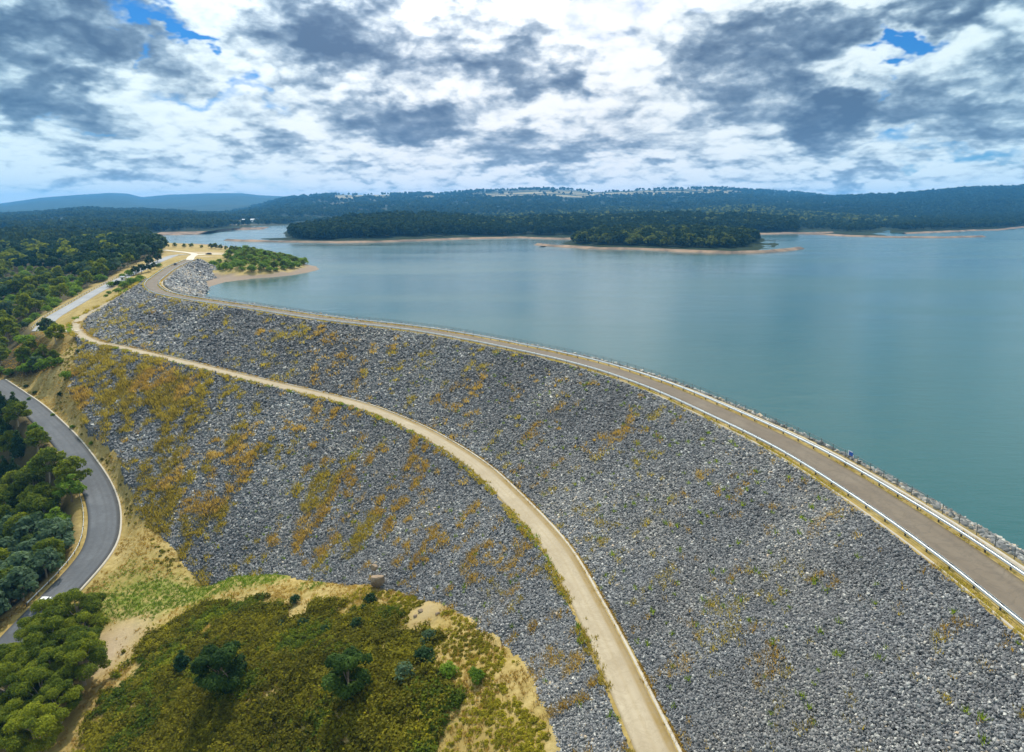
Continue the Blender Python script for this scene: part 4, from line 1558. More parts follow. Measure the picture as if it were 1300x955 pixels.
# --- single trees and bushes that stand out
gp_ = lambda x, y: (lambda q: (q[0], q[1], q[2] - .2))(gpt(x, y, z0=-40))
plant('darkbig', 'dark_tree', gp_(286, 878), 9.6, 'large dark green round tree on the heath hill left of the second dark tree', 'tree', seed=0, sq=1.05)
plant('darkbig', 'dark_tree', gp_(446, 885), 8.2, 'dark green round tree on the heath hill near the bottom centre', 'tree', seed=0)
plant('dark', 'conifer_tree', gp_(232, 852), 4.6, 'small dark upright tree left of the large dark round tree', 'tree', sq=1.3)
q = gpt(84, 481, z0=-26)
plant('bush', 'bush', (q[0], q[1], q[2] - .1), 3.6, 'lone dark green round bush casting a shadow on the pale field', 'bush', seed=1)
for (x, y, h, key, lab) in [(385, 795, 1.8, 'darkbush', 'small dark green bush on the upper heath slope'), (470, 765, 2.0, 'darkbush', 'small dark bush just below the big boulder'),
                            (462, 775, 1.4, 'darkbush', 'smaller dark bush left of the bush below the boulder'), (455, 797, 2.2, 'darkbush', 'wide dark bush in the middle of the heath'),
                            (375, 765, 1.9, 'darkbush', 'dark bush at the top edge of the heath'), (515, 862, 2.8, 'greybush', 'blue grey bush right of the second dark tree'),
                            (357, 795, 1.5, 'greybush', 'pale grey bush on the heath slope'), (413, 803, 1.6, 'darkbush', 'small dark bush near the centre of the heath'),
                            (540, 840, 2.6, 'darkbush', 'dark bush near the right end of the heath'), (545, 815, 2.4, 'greybush', 'grey green bush at the upper right of the heath'),
                            (605, 865, 2.0, 'bush', 'olive bush on the dry slope at the bottom'), (570, 858, 2.2, 'bush', 'green bush at the lower right end of the heath'),
                            (37, 508, 1.4, 'bush', 'small green bush at the road kerb, highest of the row'), (67, 528, 1.2, 'bush', 'small green bush beside the kerb'),
                            (92, 544, 1.5, 'bush', 'third green bush beside the kerb'), (116, 565, 1.4, 'bush', 'lowest green bush beside the kerb'),
                            (33, 492, 1.6, 'darkbush', 'small dark bush on the pale field above the road'), (45, 500, 1.5, 'darkbush', 'tiny dark bush on the pale field'),
                            (76, 503, 1.8, 'darkbush', 'dark low bush on the field near the dam toe'), (68, 480, 1.6, 'darkbush', 'low dark bush left of the lone round bush'),
                            (100, 449, 1.8, 'darkbush', 'small dark bush below the track junction')]:
    q = gpt(x, y, z0=-35 if y > 600 else -28)
    plant(key, 'bush', (q[0], q[1], q[2] - .1), h, lab, 'bush')
# big rounded shrubs above the pale field
for (x, y, h) in [(40, 474, 6.5), (55, 472, 6.0), (66, 468, 5.0), (30, 476, 5.0), (12, 478, 4.0), (76, 462, 3.2), (48, 460, 5), (30, 462, 5)]:
    q = gpt(x, y, z0=-26)
    plant('bright', 'wattle_tree', (q[0], q[1], q[2] - .4), h, 'bright green spreading tree at the upper edge of the pale field', 'tree', 'bright green trees edging the pale field', sq=1.2)
# thicket between the upper road and the crest bend
for (x, y, h, key) in [(118, 356, 4.5, 'bright_far'), (124, 352, 5.5, 'bright_far'), (132, 357, 5, 'bright_far'), (142, 364, 4.5, 'bright_far'), (150, 366, 5.5, 'dark_far'), (158, 366, 5.5, 'bright_far'),
                       (166, 363, 6, 'bright_far'), (173, 362, 6, 'bright_far'), (178, 357, 5, 'bright_far'), (150, 372, 4, 'bright_far'), (138, 373, 2.5, 'bright_far'), (135, 377, 2.2, 'bright_far'),
                       (172, 349, 7, 'dark_far'), (180, 347, 7.5, 'dark_far'), (188, 345, 6, 'dark_far'), (196, 342, 5.5, 'dark_far'), (202, 339, 3.5, 'bright_far'), (164, 350, 5, 'bright_far'),
                       (190, 338, 8, 'dark_far'), (200, 333, 8, 'dark_far'), (155, 352, 3.5, 'bright_far'), (195, 327, 9, 'dark_far'), (203, 325, 7, 'euc_far')]:
    q = gpt(x, y, z0=-7)
    kn = {'bright_far': 'bright green', 'dark_far': 'dark green', 'euc_far': 'olive green'}[key]
    plant(key, 'wattle_tree' if key == 'bright_far' else 'dark_tree', (q[0], q[1], q[2] - .4), h, kn + ' bushy tree in the thicket beside the bend of the dam crest', 'tree', kn + ' trees beside the crest bend')
# bushes on the small wooded point past the dam
pp = poisson(PENIN, 6.0, rngF)
pp = np.array([c for c in pp if vis(np.array([[c[0], c[1], 0]]), 0)[0]])
zp = ground_z(pp)
cnt = 0
for c, z in zip(pp, zp):
    if z < WL + 1.6:
        continue
    x_, y_, _ = proj(np.array([[c[0], c[1], z]]))
    if x_[0] < 285 and y_[0] < 338 and random.random() < .6:
        continue
    kk = 'bright_far' if random.random() < .65 else 'euc_far'
    plant(kk, 'shore_tree', (c[0], c[1], z - .4), random.uniform(3.2, 7.0), 'green bushy tree on the small wooded point beyond the dam' if kk == 'bright_far' else 'olive tree on the small wooded point beyond the dam', 'tree',
          ('bright' if kk == 'bright_far' else 'olive') + ' trees on the wooded point')
    cnt += 1
for (x, y, h) in [(213, 313.5, 3), (222, 314, 4), (234, 314.5, 3.5), (243, 314.5, 4), (256, 315, 3), (268, 316, 4.5), (273, 316, 5), (280, 316.5, 4), (287, 317, 3.5), (294, 317, 3.5), (312, 318, 3)]:
    q = gpt(x, y, z0=-3)
    plant('euc_far', 'shore_tree', (q[0], q[1], q[2] - .9), h * 1.5, 'small tree in the row between the car park and the far water', 'tree', 'small trees behind the car park')
print('penin', cnt)


# --- heath, grass
def clumps(name, pos, size, mat, label, cat, nb, seed, leaf=.22, flat=.7):
    """low shrubs uncountable: leaf faces in domes"""
    rng = np.random.default_rng(seed)
    n = len(pos)
    d = rng.normal(0, 1, (n, nb, 3))
    d /= np.linalg.norm(d, axis=2)[..., None]
    d[..., 2] = np.abs(d[..., 2])
    p = pos[:, None] + d * size[:, None, None] * rng.uniform(.55, 1.05, (n, nb, 1)) * np.array([1, 1, flat * 1.3])
    V, F_ = leaf_quads(p.reshape(-1, 3), d.reshape(-1, 3) + np.array([0, 0, .3]), leaf, rng)
    base = np.clip(fbm(pos[:, 0] / 7, pos[:, 1] / 7, 3, seed) * 1.3 - .3 + rng.normal(0, .16, n), 0, 1)
    tint = np.clip(np.repeat(base + rng.normal(0, .2, n) + .15 * (size > 1), nb) * .75 + rng.uniform(0, .3, n * nb) + d[..., 2].ravel() * 0.0, 0, 1)
    m_ = raw_mesh(name, V, F_, mat, False, {'tint': ('FACE', tint)})
    return tag(link(name, m_), label, cat, None, 'stuff')


rh = np.random.default_rng(9)
mn, mx = HEATH.min(0), HEATH.max(0)
c = rh.uniform(mn, mx, (16000, 2))
c = c[in_poly(c, HEATH)]
gap = fbm(c[:, 0] / 6, c[:, 1] / 6, 4, 55)
dH, _ = dist_poly(c, np.vstack([HEATH, HEATH[:1]]))
c = c[gap + np.clip(dH / 6, 0, 1) * .3 > .55 + rh.uniform(-.06, .06, len(c))]
c = c[vis(np.column_stack([c, ground_z(c)]), .05)]
c = c[:6500]
print('heath', len(c))
hg = fbm(c[:, 0] / 9, c[:, 1] / 9, 3, 61) + rh.normal(0, .07, len(c))
cg = c[hg > .64]
clumps('green_scrub', np.column_stack([cg, ground_z(cg) + .15]), rh.uniform(.5, 1.1, len(cg)), M['euc'], 'greener scrub patches among the heath on the foreground hill', 'scrub', 50, 24, .24, .9)
c = c[hg <= .64]
clumps('heath_scrub', np.column_stack([c, ground_z(c) + .15]), rh.uniform(.45, 1.0, len(c)) * (1 + .75 * (rh.uniform(0, 1, len(c)) > .8)), M['heath'], 'dense olive and rust heath scrub covering the foreground hill', 'heath', 55, 4, .26, .9)


def tufts(name, pos, h, mat, label, nb, seed, cat='grass', spread=.35, width=.05):
    rng = np.random.default_rng(seed)
    n = len(pos)
    a = rng.uniform(0, 6.28, (n, nb))
    r_ = rng.uniform(0, 1, (n, nb)) * spread
    base = pos[:, None] + np.stack([np.cos(a) * r_, np.sin(a) * r_, np.zeros_like(a)], -1) * h[:, None, None] * 2
    lean = rng.uniform(.15, .7, (n, nb))
    hh = h[:, None] * rng.uniform(.6, 1.2, (n, nb))
    tip = base + np.stack([np.cos(a) * lean * hh, np.sin(a) * lean * hh, hh], -1)
    w = width * h[:, None] * 2.2
    sd = np.stack([-np.sin(a) * w, np.cos(a) * w, np.zeros_like(a)], -1)
    V = np.stack([base - sd, base + sd, tip], 2).reshape(-1, 3)
    F_ = np.arange(len(V)).reshape(-1, 3)
    bt = fbm(pos[:, 0] / 10, pos[:, 1] / 10, 3, seed)
    tint = np.clip(np.repeat(bt * .7 + rng.normal(0, .12, n), nb) + rng.uniform(-.1, .25, n * nb), 0, 1)
    m_ = raw_mesh(name, V, F_, mat, False, {'tint': ('FACE', tint)})
    return tag(link(name, m_), label, cat, None, 'stuff')


rg = np.random.default_rng(19)


def growth_tufts(rows, n, seed, label):
    rng = np.random.default_rng(seed)
    p, _ = sample_rows(rows, n, rng)
    p = p[vis(p, .05)]
    p = p[p[:, 2] > ground_z(p) - .3]
    d = np.linalg.norm(p - np.array([0, 0, CAMH]), axis=1)
    g = growth(p)
    keep = rng.uniform(0, 1, len(p)) < g * np.clip((150 / d) ** 1.0, .25, 1)
    p, d = p[keep], d[keep]
    yel = fbm(p[:, 0] / 16, p[:, 1] / 16, 3, 66) + np.clip((-60 - p[:, 0]) / 200, 0, .22)
    sz = np.clip(d / 260, .42, 1.1) * rng.uniform(.7, 1.25, len(p))
    a = yel > .56
    print(label, len(p))
    tufts('dry_grass', p[~a], sz[~a], M['drygrass'], label + ', rust and straw coloured', 16, seed, width=.05, spread=.75)
    tufts('yellow_grass', p[a], sz[a], M['yellowgrass'], label + ', yellow and olive coloured', 16, seed + 1, width=.05, spread=.75)


growth_tufts(upper_rows, 90000, 301, 'dry grass tufts between the rocks above the gravel track')
growth_tufts(low_rows, 130000, 302, 'dry grass tufts between the rocks below the gravel track')


for rows_, n_, sd_ in ((upper_rows, 900, 311), (low_rows, 500, 312)):
    wp, _ = sample_rows(rows_, n_, np.random.default_rng(sd_))
    wp = wp[vis(wp, .04)]
    wp = wp[np.linalg.norm(wp - np.array([0, 0, CAMH]), axis=1) < 210]
    wp[:, 2] += .15
    tufts('green_weeds', wp, np.random.default_rng(sd_).uniform(.25, .6, len(wp)), M['greengrass'], 'single green weeds rooted between the grey rocks ' + ('above' if sd_ == 311 else 'below') + ' the gravel track', 22, sd_, width=.06, spread=.55)


def line_tufts(line, n, spread, hmin, hmax, seed, mat, label, name='verge_grass', thr=.4):
    rng = np.random.default_rng(seed)
    i = rng.uniform(0, len(line) - 1, n)
    p = np.stack([np.interp(i, np.arange(len(line)), line[:, k]) for k in range(3)], 1)
    p[:, :2] += rng.normal(0, spread, (n, 2))
    nz = fbm(p[:, 0] / 4, p[:, 1] / 4, 3, seed)
    p = p[(nz > thr) & vis(p, .04)]
    d = np.linalg.norm(p - np.array([0, 0, CAMH]), axis=1)
    keep = rng.uniform(0, 1, len(p)) < np.clip(140 / d, .25, 1)
    p, d = p[keep], d[keep]
    tufts(name, p, rng.uniform(hmin, hmax, len(p)) * np.clip(d / 170, 1, 2.2), mat, label, 12, seed, width=.08, spread=.5)


line_tufts(offset(crest_lo, .75), 11000, .3, .12, .3, 401, M['yellowgrass'], 'yellow green grass strip along the downstream edge of the dam crest', thr=.42)
line_tufts(offset(crest_lo, -RAILGAP - .9), 5000, .4, .12, .26, 402, M['drygrass'], 'dry grass verge behind the water side guardrail')
line_tufts(offset(crest_lo, -RAILGAP + .35), 3000, .12, .1, .2, 403, M['yellowgrass'], 'thin grass fringe at the foot of the water side guardrail', thr=.5)
line_tufts(berm_out, 5000, .5, .25, .5, 404, M['yellowgrass'], 'grass growing on the outer edge of the gravel track', thr=.48)
line_tufts(berm_out, 700, .3, .35, .6, 405, M['greengrass'], 'green weeds on the outer edge of the gravel track', 'green_weeds', .55)
line_tufts(offset(berm_in, .2), 7000, .22, .15, .35, 406, M['drygrass'], 'dry grass strip on the uphill side of the gravel track', thr=.38)

# ground tufts on the open grass
cc = rg.uniform((-230, 40), (30, 330), (330000, 2))
zz = ground_z(cc)
p3 = np.column_stack([cc, zz])
ok = vis(p3, .04) & clear_of_roads(cc, .6) & ~in_poly(cc, FOREST_LOW) & ~in_poly(cc, CLUMP_BL) & ~in_poly(cc, foot)
p3 = p3[ok]
grn_, fl_, ba_ = region_attrs(p3[:, :2])
nz = fbm(p3[:, 0] / 5, p3[:, 1] / 5, 4, 91, .6)
k1 = (rg.uniform(0, 1, len(p3)) < np.clip((nz - .40) * 4 + grn_ * 1.2, .06, 1) * (1 - np.clip(ba_, 0, .9)))
isg = grn_ > rg.uniform(.12, .75, len(p3))
pd, pg = p3[k1 & ~isg][:60000], p3[k1 & isg][:20000]
print('ground tufts', len(pd), len(pg))
tufts('straw_grass', pd, rg.uniform(.12, .42, len(pd)), M['drygrass'], 'straw coloured dry grass over the open ground below the dam', 12, 501, width=.07, spread=.55)
tufts('green_grass', pg, rg.uniform(.15, .42, len(pg)), M['greengrass'], 'fresh green grass in the damp strip at the dam toe', 12, 502, width=.08, spread=.55)
# low brown shrubs along the toe
i = rg.uniform(0, 12, 300)
tp = np.stack([np.interp(i, np.arange(len(toe)), toe[:, k]) for k in range(3)], 1)
tp[:, :2] += rg.normal(0, 1.8, (300, 2)) + np.array([-3.0, -1.0])
tp = tp[~in_poly(tp, foot) & clear_of_roads(tp, 1)]
tp[:, 2] = ground_z(tp)
tp = tp[fbm(tp[:, 0] / 8, tp[:, 1] / 8, 3, 14) > .45]
clumps('low_scrub', tp, rg.uniform(.3, .8, len(tp)), M['heath'], 'low olive scrub along the left toe of the dam', 'scrub', 40, 6, .22)
i = rg.uniform(17, 26, 2200)
tp = np.stack([np.interp(i, np.arange(len(toe)), toe[:, k]) for k in range(3)], 1)
tp[:, :2] += np.abs(rg.normal(0, 1.3, (2200, 1))) * np.array([[-3.4, -2.8]]) + rg.normal(0, .7, (2200, 2))
tp = tp[~in_poly(tp, foot)]
tp[:, 2] = ground_z(tp)
tp = tp[fbm(tp[:, 0] / 5, tp[:, 1] / 5, 3, 15) > .5]
clumps('low_scrub', tp, rg.uniform(.2, .5, len(tp)), M['heath'], 'low scrub on the dry slope at the bottom centre', 'scrub', 36, 7, .15)


# ------------------------------------------------------------------ boulders
def boulder(name, loc, size, label, seed, cat='boulder', group=None):
    import bmesh
    bm = bmesh.new()
    bmesh.ops.create_icosphere(bm, subdivisions=3, radius=1)
    rng = random.Random(seed)
    pl_ = [Vector((rng.gauss(0, 1), rng.gauss(0, 1), rng.gauss(.2, .8))).normalized() for _ in range(9)]
    for v_ in bm.verts:
        for q_ in pl_:
            dd_ = v_.co.dot(q_) - .6
            if dd_ > 0:
                v_.co -= q_ * dd_ * .92
        nn_ = vnoise(np.array([v_.co.x * 3 + 5]), np.array([v_.co.y * 3 + v_.co.z * 2]), seed)[0]
        v_.co *= 1 + .08 * (nn_ - .5)
        v_.co = Vector((v_.co.x * size[0], v_.co.y * size[1], v_.co.z * size[2]))
    me_ = bpy.data.meshes.new(name)
    bm.to_mesh(me_)
    bm.free()
    me_.materials.append(M['stone'])
    return tag(link(name, me_, None, loc), label, cat, group)


q = gpt(479, 747, z0=-31)
boulder('boulder', (q[0], q[1] + .8, q[2] + 1.0), (2.1, 1.5, 1.7), 'big brown boulder with pale top at the foot of the rockfill', 3)
boulder('boulder', (q[0] - 1.2, q[1] + 4.0, q[2] + 2.2), (.9, .8, .7), 'smaller brown boulder just behind the big one', 8)
for (x, y, s, lab) in [(534, 776, .55, 'pale rock on the dry slope right of the heath'), (555, 780, .5, 'second pale rock on the dry slope, farther right'), (527, 783, .5, 'flat tan rock on the dry slope nearest the heath'),
                       (632, 803, .4, 'tan rock at the toe of the rockfill near the bottom')]:
    q = gpt(x, y, z0=-28)
    boulder('small_rock', (q[0], q[1], q[2] + .15), (s, s * .8, s * .6), lab, int(x), 'rock')
q = gpt(133, 580, z0=-37)


# ------------------------------------------------------------------ vehicles and small buildings
def car(name, loc, rz, paint, label, scale=1.0):
    root = empty(name, loc, label, 'car', rz=rz)
    mb = MB()
    prof = [(-2.2, .35), (2.2, .35), (2.25, .75), (1.9, .92), (1.1, 1.0), (-1.2, 1.0), (-2.1, .98), (-2.25, .7)]
    mb.prism(prof, -.9, .9)
    cab = [(-1.75, 1.0), (1.15, 1.0), (.45, 1.5), (-1.35, 1.52)]
    mb.prism(cab, -.76, .76)
    body = mb.build('body', paint, root)
    mb = MB()
    mb.prism([(-1.5, 1.05), (.85, 1.05), (.38, 1.42), (-1.25, 1.43)], -.775, .775)
    mb.build('side_windows', M['glass'], root)
    mb = MB()
    mb.add([(-.68, 1.10, 1.04), (.68, 1.10, 1.04), (.64, .50, 1.47), (-.64, .50, 1.47)], [(0, 1, 2, 3)])
    mb.build('windscreen', M['glass'], root, loc=(0, .02, .02))
    mb = MB()
    mb.add([(-.66, -1.72, 1.06), (.66, -1.72, 1.06), (.62, -1.40, 1.47), (-.62, -1.40, 1.47)], [(3, 2, 1, 0)])
    mb.build('rear_window', M['glass'], root, loc=(0, -.02, .02))
    for sx in (-1, 1):
        mb = MB()
        mb.box((sx * .62, 2.24, .68), (.36, .06, .16))
        mb.build('headlight', M['rim'], root)
        mb = MB()
        mb.box((sx * .66, -2.26, .72), (.3, .05, .16))
        mb.build('tail_light', M['lamp_red'], root)
        for sy in (-1.35, 1.4):
            mb = MB()
            mb.tube([(sx * .72, sy, .33), (sx * .93, sy, .33)], .33, 14)
            w_ = mb.build('wheel', M['rubber'], root)
            mb = MB()
            mb.tube([(sx * .92, sy, .33), (sx * .945, sy, .33)], .2, 10)
            mb.build('rim', M['rim'], w_)
    root.scale = (scale,) * 3
    return root


i = int(dist_poly(np.array([P(224, 336.5, 0)]), crest_c)[1][0])
dv = crest_c[i + 1] - crest_c[i]
car('parked_car', (crest_c[i][0] - 1.3, crest_c[i][1], .06), math.atan2(dv[1], dv[0]) - math.pi / 2, M['dark_paint'], 'tiny dark car on the far straight of the dam crest road')
q = P(265, 323, -.3)
car('parked_car', (q[0], q[1], float(carpark[8, 2]) + .02), R(80), M['dark_paint'], 'dark car parked on the pale gravel car park past the dam', 1.15)
i = int(dist_poly(np.array([P(50, 772, -50.4)]), lowroad)[1][0])
dv = lowroad[i + 1] - lowroad[i]
nn = normals2(lowroad)[i]
car('white_car', (lowroad[i][0] + nn[0] * -1.2, lowroad[i][1] + nn[1] * -1.2, lowroad[i][2] + .02), math.atan2(dv[1], dv[0]) - math.pi / 2, M['white'],
    'white car on the dark asphalt road half hidden by the bottom left trees')


def shed(name, loc, rz, w, d_, h, wallm, roofm, label, cat='building', rise=.9, windows=4):
    root = empty(name, loc, label, cat, rz=rz)
    mb = MB()
    mb.box((0, 0, h / 2 - .5), (w, d_, h + 1))
    mb.build('wall', wallm, root)
    mb = MB()
    mb.prism([(-d_ / 2 - .5, h - .05), (0, h + rise), (d_ / 2 + .5, h - .05), (d_ / 2 + .5, h + .12), (0, h + rise + .2), (-d_ / 2 - .5, h + .12)], -w / 2 - .5, w / 2 + .5)
    mb.build('roof', roofm, root)
    for k_ in range(windows):
        mb = MB()
        mb.box((-w / 2 + (k_ + .5) * w / windows, -d_ / 2 - .02, h * .55), (w / windows * .5, .08, h * .35))
        mb.build('window', M['glass'], root)
    return root


q = gpt(113, 355.5, z0=-9)
shed('utility_box', (q[0] + 14 * .0, q[1], q[2]), R(20), 3.4, 2.2, 2.6, M['wall'], M['roof'], 'small pale utility cabin beside the upper left road', 'cabin', .25, 1)
q = gpt(157, 357, z0=-6)
shed('utility_box', (q[0], q[1], q[2]), R(-10), 2.4, 2.0, 2.8, M['wall'], M['roof'], 'small grey cabin among the bushes near the crest bend', 'cabin', .2, 1)
q = gpt(172.5, 346.5, z0=-5)
shed('utility_box', (q[0], q[1], q[2]), R(-10), 2.0, 2.0, 2.6, M['white'], M['roof'], 'small white cabin among the dark trees near the crest bend', 'cabin', .2, 1)

# ------------------------------------------------------------------ water
b = MB()
gx = np.linspace(-2500, 6000, 40)
gy = np.linspace(-400, 3600, 30)
b.add([(-2500, -400, WL), (6000, -400, WL), (6000, 3600, WL), (-2500, 3600, WL)], [(0, 1, 2, 3)])
# the reservoir stays on its own side: outline follows the dam crest
outline = [tuple(q_[:2]) for q_ in crest_c[::4]]
poly_w = [(6000, -400), (6000, 3600), (-2000, 3600), (-760, 1350), (-505, 905)] + [tuple(P(190, 305, WL)[:2])] + [tuple(q_) for q_ in outline[::-1]] + [(60, -400)]
me = bpy.data.meshes.new('water')
import bmesh
bm = bmesh.new()
fv = [bm.verts.new((x_, y_, WL)) for x_, y_ in poly_w]
bm.faces.new(fv)
bmesh.ops.triangulate(bm, faces=bm.faces[:])
bmesh.ops.recalc_face_normals(bm, faces=bm.faces[:])
bm.to_mesh(me)
bm.free()
if me.polygons[0].normal.z < 0:
    me.flip_normals()
me.materials.append(M['water'])
tag(link('water', me), kind='structure')


# ------------------------------------------------------------------ far shores, hills and ranges
def ridge(name, xs_, front, t_ridge, ytop, back, mat, n=160, rough=6.0, seed=1, zf=None, fields=None, rows=14, pw=1.0):
    """front: [(px,py)] of the foot at height zf (or t if zf None); ytop: [(px,py)] skyline of the GROUND; t_ridge depth of the skyline"""
    fx = np.array([a for a, _ in front], float)
    fy = np.array([b_ for _, b_ in front], float)
    tx = np.array([a for a, _ in ytop], float)
    ty = np.array([b_ for _, b_ in ytop], float)
    cols = np.linspace(xs_[0], xs_[1], n)
    V = []
    F0 = np.array([P(c_, np.interp(c_, fx, fy), zf if zf is not None else WL - 1) for c_ in cols])
    trg = t_ridge(cols) if callable(t_ridge) else np.full(n, t_ridge)
    T0 = np.array([at_t(c_, np.interp(c_, tx, ty), t_) for c_, t_ in zip(cols, trg)])
    for j in range(rows + 1):
        v_ = j / rows
        q_ = F0 * (1 - v_) + T0 * v_
        sm = v_ ** pw
        q_[:, 2] = F0[:, 2] * (1 - sm) + T0[:, 2] * sm
        env = math.sin(math.pi * v_) * .9 + .12 * (v_ > .9)
        q_[:, 2] += (fbm(q_[:, 0] / (rough * 22), q_[:, 1] / (rough * 22), 4, seed) - .5) * rough * 2.2 * env
        V.append(q_)
    for j in range(1, 5):
        v_ = j / 4
        q_ = T0.copy()
        dirn = T0[:, :2] / np.linalg.norm(T0[:, :2], axis=1)[:, None]
        q_[:, :2] += dirn * back * v_
        q_[:, 2] = T0[:, 2] * (1 - v_) + (WL - 2) * v_
        V.append(q_)
    v, f = loft(V)
    fa = np.zeros(len(v))
    if fields is not None:
        hx, hy, _ = proj(v)
        for (x0, y0, rx, ry, a) in fields:
            fa += a * np.exp(-((hx - x0) / rx) ** 2 - ((hy - y0) / ry) ** 2)
    m_ = raw_mesh(name, v, f, mat, True, {'field': ('POINT', np.clip(fa, 0, 1)), 'green': ('POINT', np.zeros(len(v))), 'floor': ('POINT', np.zeros(len(v))), 'bare': ('POINT', np.zeros(len(v)))})
    tag(link(name, m_), kind='structure')
    return np.array(V[:rows + 3])


def field_mask(lst):
    def f_(x_, y_, r_):
        a_ = np.zeros(len(x_))
        for (x0, y0, rx, ry, a) in lst:
            a_ += a * np.exp(-((x_ - x0) / rx) ** 2 - ((y_ - y0) / ry) ** 2)
        return (a_ * (0.3 + 1.2 * vnoise(x_ / 14, y_ / 2.5, 3)) > .5) & (r_.uniform(0, 1, len(x_)) < .93)
    return f_


def far_tree_protos(key, mat, nleaf, leaf, k=5, h=10, kind='spread'):
    for s in range(k):
        rng = np.random.default_rng(900 + s + len(key))
        L, _ = make_lobes(kind, h, rng)
        PROTO.setdefault(key, []).append((crown_mesh('crown', L, nleaf, leaf, M[mat], 900 + s, .9), None, h))


far_tree_protos('ff', 'farleaf', 70, 2.4)
far_tree_protos('fg', 'fargreen', 90, 2.0)
far_tree_protos('fg2', 'fargreen', 26, 4.0)
far_tree_protos('fc', 'farleaf', 80, 1.9, 4, 12, 'cone')
far_tree_protos('f2', 'farleaf', 26, 4.2)


def wood(surf, n, hmin, hmax, key, label, seed, rmin=0.06, rmax=1.0, mask=None, tb=None):
    rng = np.random.default_rng(seed)
    nr, nc = surf.shape[:2]
    u = rng.uniform(rmin, rmax, n) * (nr - 1.001)
    w = rng.uniform(0, nc - 1.001, n)
    iu, iw = u.astype(int), w.astype(int)
    fu, fw = (u - iu)[:, None], (w - iw)[:, None]
    p = (surf[iu, iw] * (1 - fu) + surf[np.minimum(iu + 1, nr - 1), iw] * fu) * (1 - fw) + (surf[iu, iw + 1] * (1 - fu) + surf[np.minimum(iu + 1, nr - 1), iw + 1] * fu) * fw
    p = p[p[:, 2] > WL + 1.6]
    if mask is not None:
        x_, y_, _ = proj(p)
        p = p[~mask(x_, y_, rng)]
    items = []
    nzz = fbm(p[:, 0] / 60, p[:, 1] / 60, 3, seed)
    for q_, z_ in zip(p, nzz):
        cm, _, h0 = PROTO[key][rng.integers(0, len(PROTO[key]))]
        items.append((cm, q_ - np.array([0, 0, 1.0]), rng.uniform(hmin, hmax) * (.8 + .4 * z_) / h0, rng.uniform(0, 6)))
    return merged_trees('distant_forest', items, label, 'forest')


SHORE = [(284, 305.5), (300, 306.6), (368, 308), (430, 308.8), (480, 308), (531, 306.5), (587, 304.2), (658, 302.6), (716, 304.6), (760, 303), (860, 300), (1000, 297), (1060, 296)]
s1 = ridge('central_peninsula', (284, 1010), SHORE, lambda c_: 1280 + 420 * np.clip((c_ - 284) / 300, 0, 1),
           [(284, 305), (300, 302), (330, 299), (358, 297), (408, 289), (459, 280), (510, 277), (560, 279), (632, 283), (700, 280), (780, 280), (860, 277), (950, 278), (1010, 284)], 500, M['hill_a'], 200, 3.0, 2, WL - .5, pw=.75)
SHORE2 = [(678, 311.3), (700, 313), (759, 316.8), (810, 317.2), (860, 320), (928, 322), (980, 320.6), (1005, 318.5), (1021, 316)]
s2 = ridge('wooded_spit', (678, 1021), SHORE2, lambda c_: 900 + 240 * np.clip((c_ - 690) / 60, 0, 1) * np.clip((1021 - c_) / 50, 0, 1),
           [(678, 314.4), (700, 312.6), (716, 309), (740, 302), (765, 297), (810, 295), (880, 295), (940, 299), (985, 306), (1000, 311), (1021, 315.8)], 160, M['hill_a'], 120, 1.5, 3, WL - .4, pw=.8)
SHORE3 = [(990, 296.5), (1040, 298), (1076, 300.2), (1140, 302), (1200, 302.3), (1252, 301)]
s3 = ridge('right_spit', (990, 1252), SHORE3, lambda c_: 1500 + 150 * np.clip((1252 - c_) / 120, 0, 1),
           [(990, 292), (1040, 291), (1100, 290), (1160, 294), (1215, 297.5), (1252, 300.8)], 250, M['hill_a'], 90, 2.0, 4, WL - .4, pw=.8)
SHORE4 = [(1150, 297), (1200, 295), (1240, 293.2), (1268, 292.6), (1300, 289), (1420, 287)]
s4 = ridge('right_shore', (1130, 1420), SHORE4, 2500, [(1130, 279), (1180, 277), (1240, 276), (1300, 274), (1420, 270)], 600, M['hill_a'], 90, 4.0, 5, WL - .4)
# band of shore mud in front of each wood
for sh, nm, dep in ((SHORE, 'muddy_shore', 1), (SHORE2, 'muddy_shore', 1), (SHORE3, 'muddy_shore', 1), (SHORE4, 'muddy_shore', 1)):
    pts = resample(np.array([P(x_, y_, WL) for x_, y_ in sh]), 6.0)
    n_ = normals2(pts)
    sgn = 1 if n_[len(n_) // 2][1] > 0 else -1
    wv = (fbm(pts[:, 0] / 40, pts[:, 1] / 40, 3, 7) * 9 + 1.5)[:, None]
    a0 = pts.copy()
    a0[:, :2] -= n_ * sgn * 6
    a0[:, 2] -= 1.0
    a1 = pts.copy()
    a1[:, 2] = WL + .35
    a2 = pts.copy()
    a2[:, :2] += n_ * sgn * wv
    a2[:, 2] = WL + 2.0 + wv[:, 0] * .10
    a3 = a2.copy()
    a3[:, :2] += n_ * sgn * 10
    a3[:, 2] = WL - 2
    v, f = loft([a0, a1, a2, a3])
    tag(link(nm, raw_mesh(nm, v, f, M['shore'], True)), kind='structure')

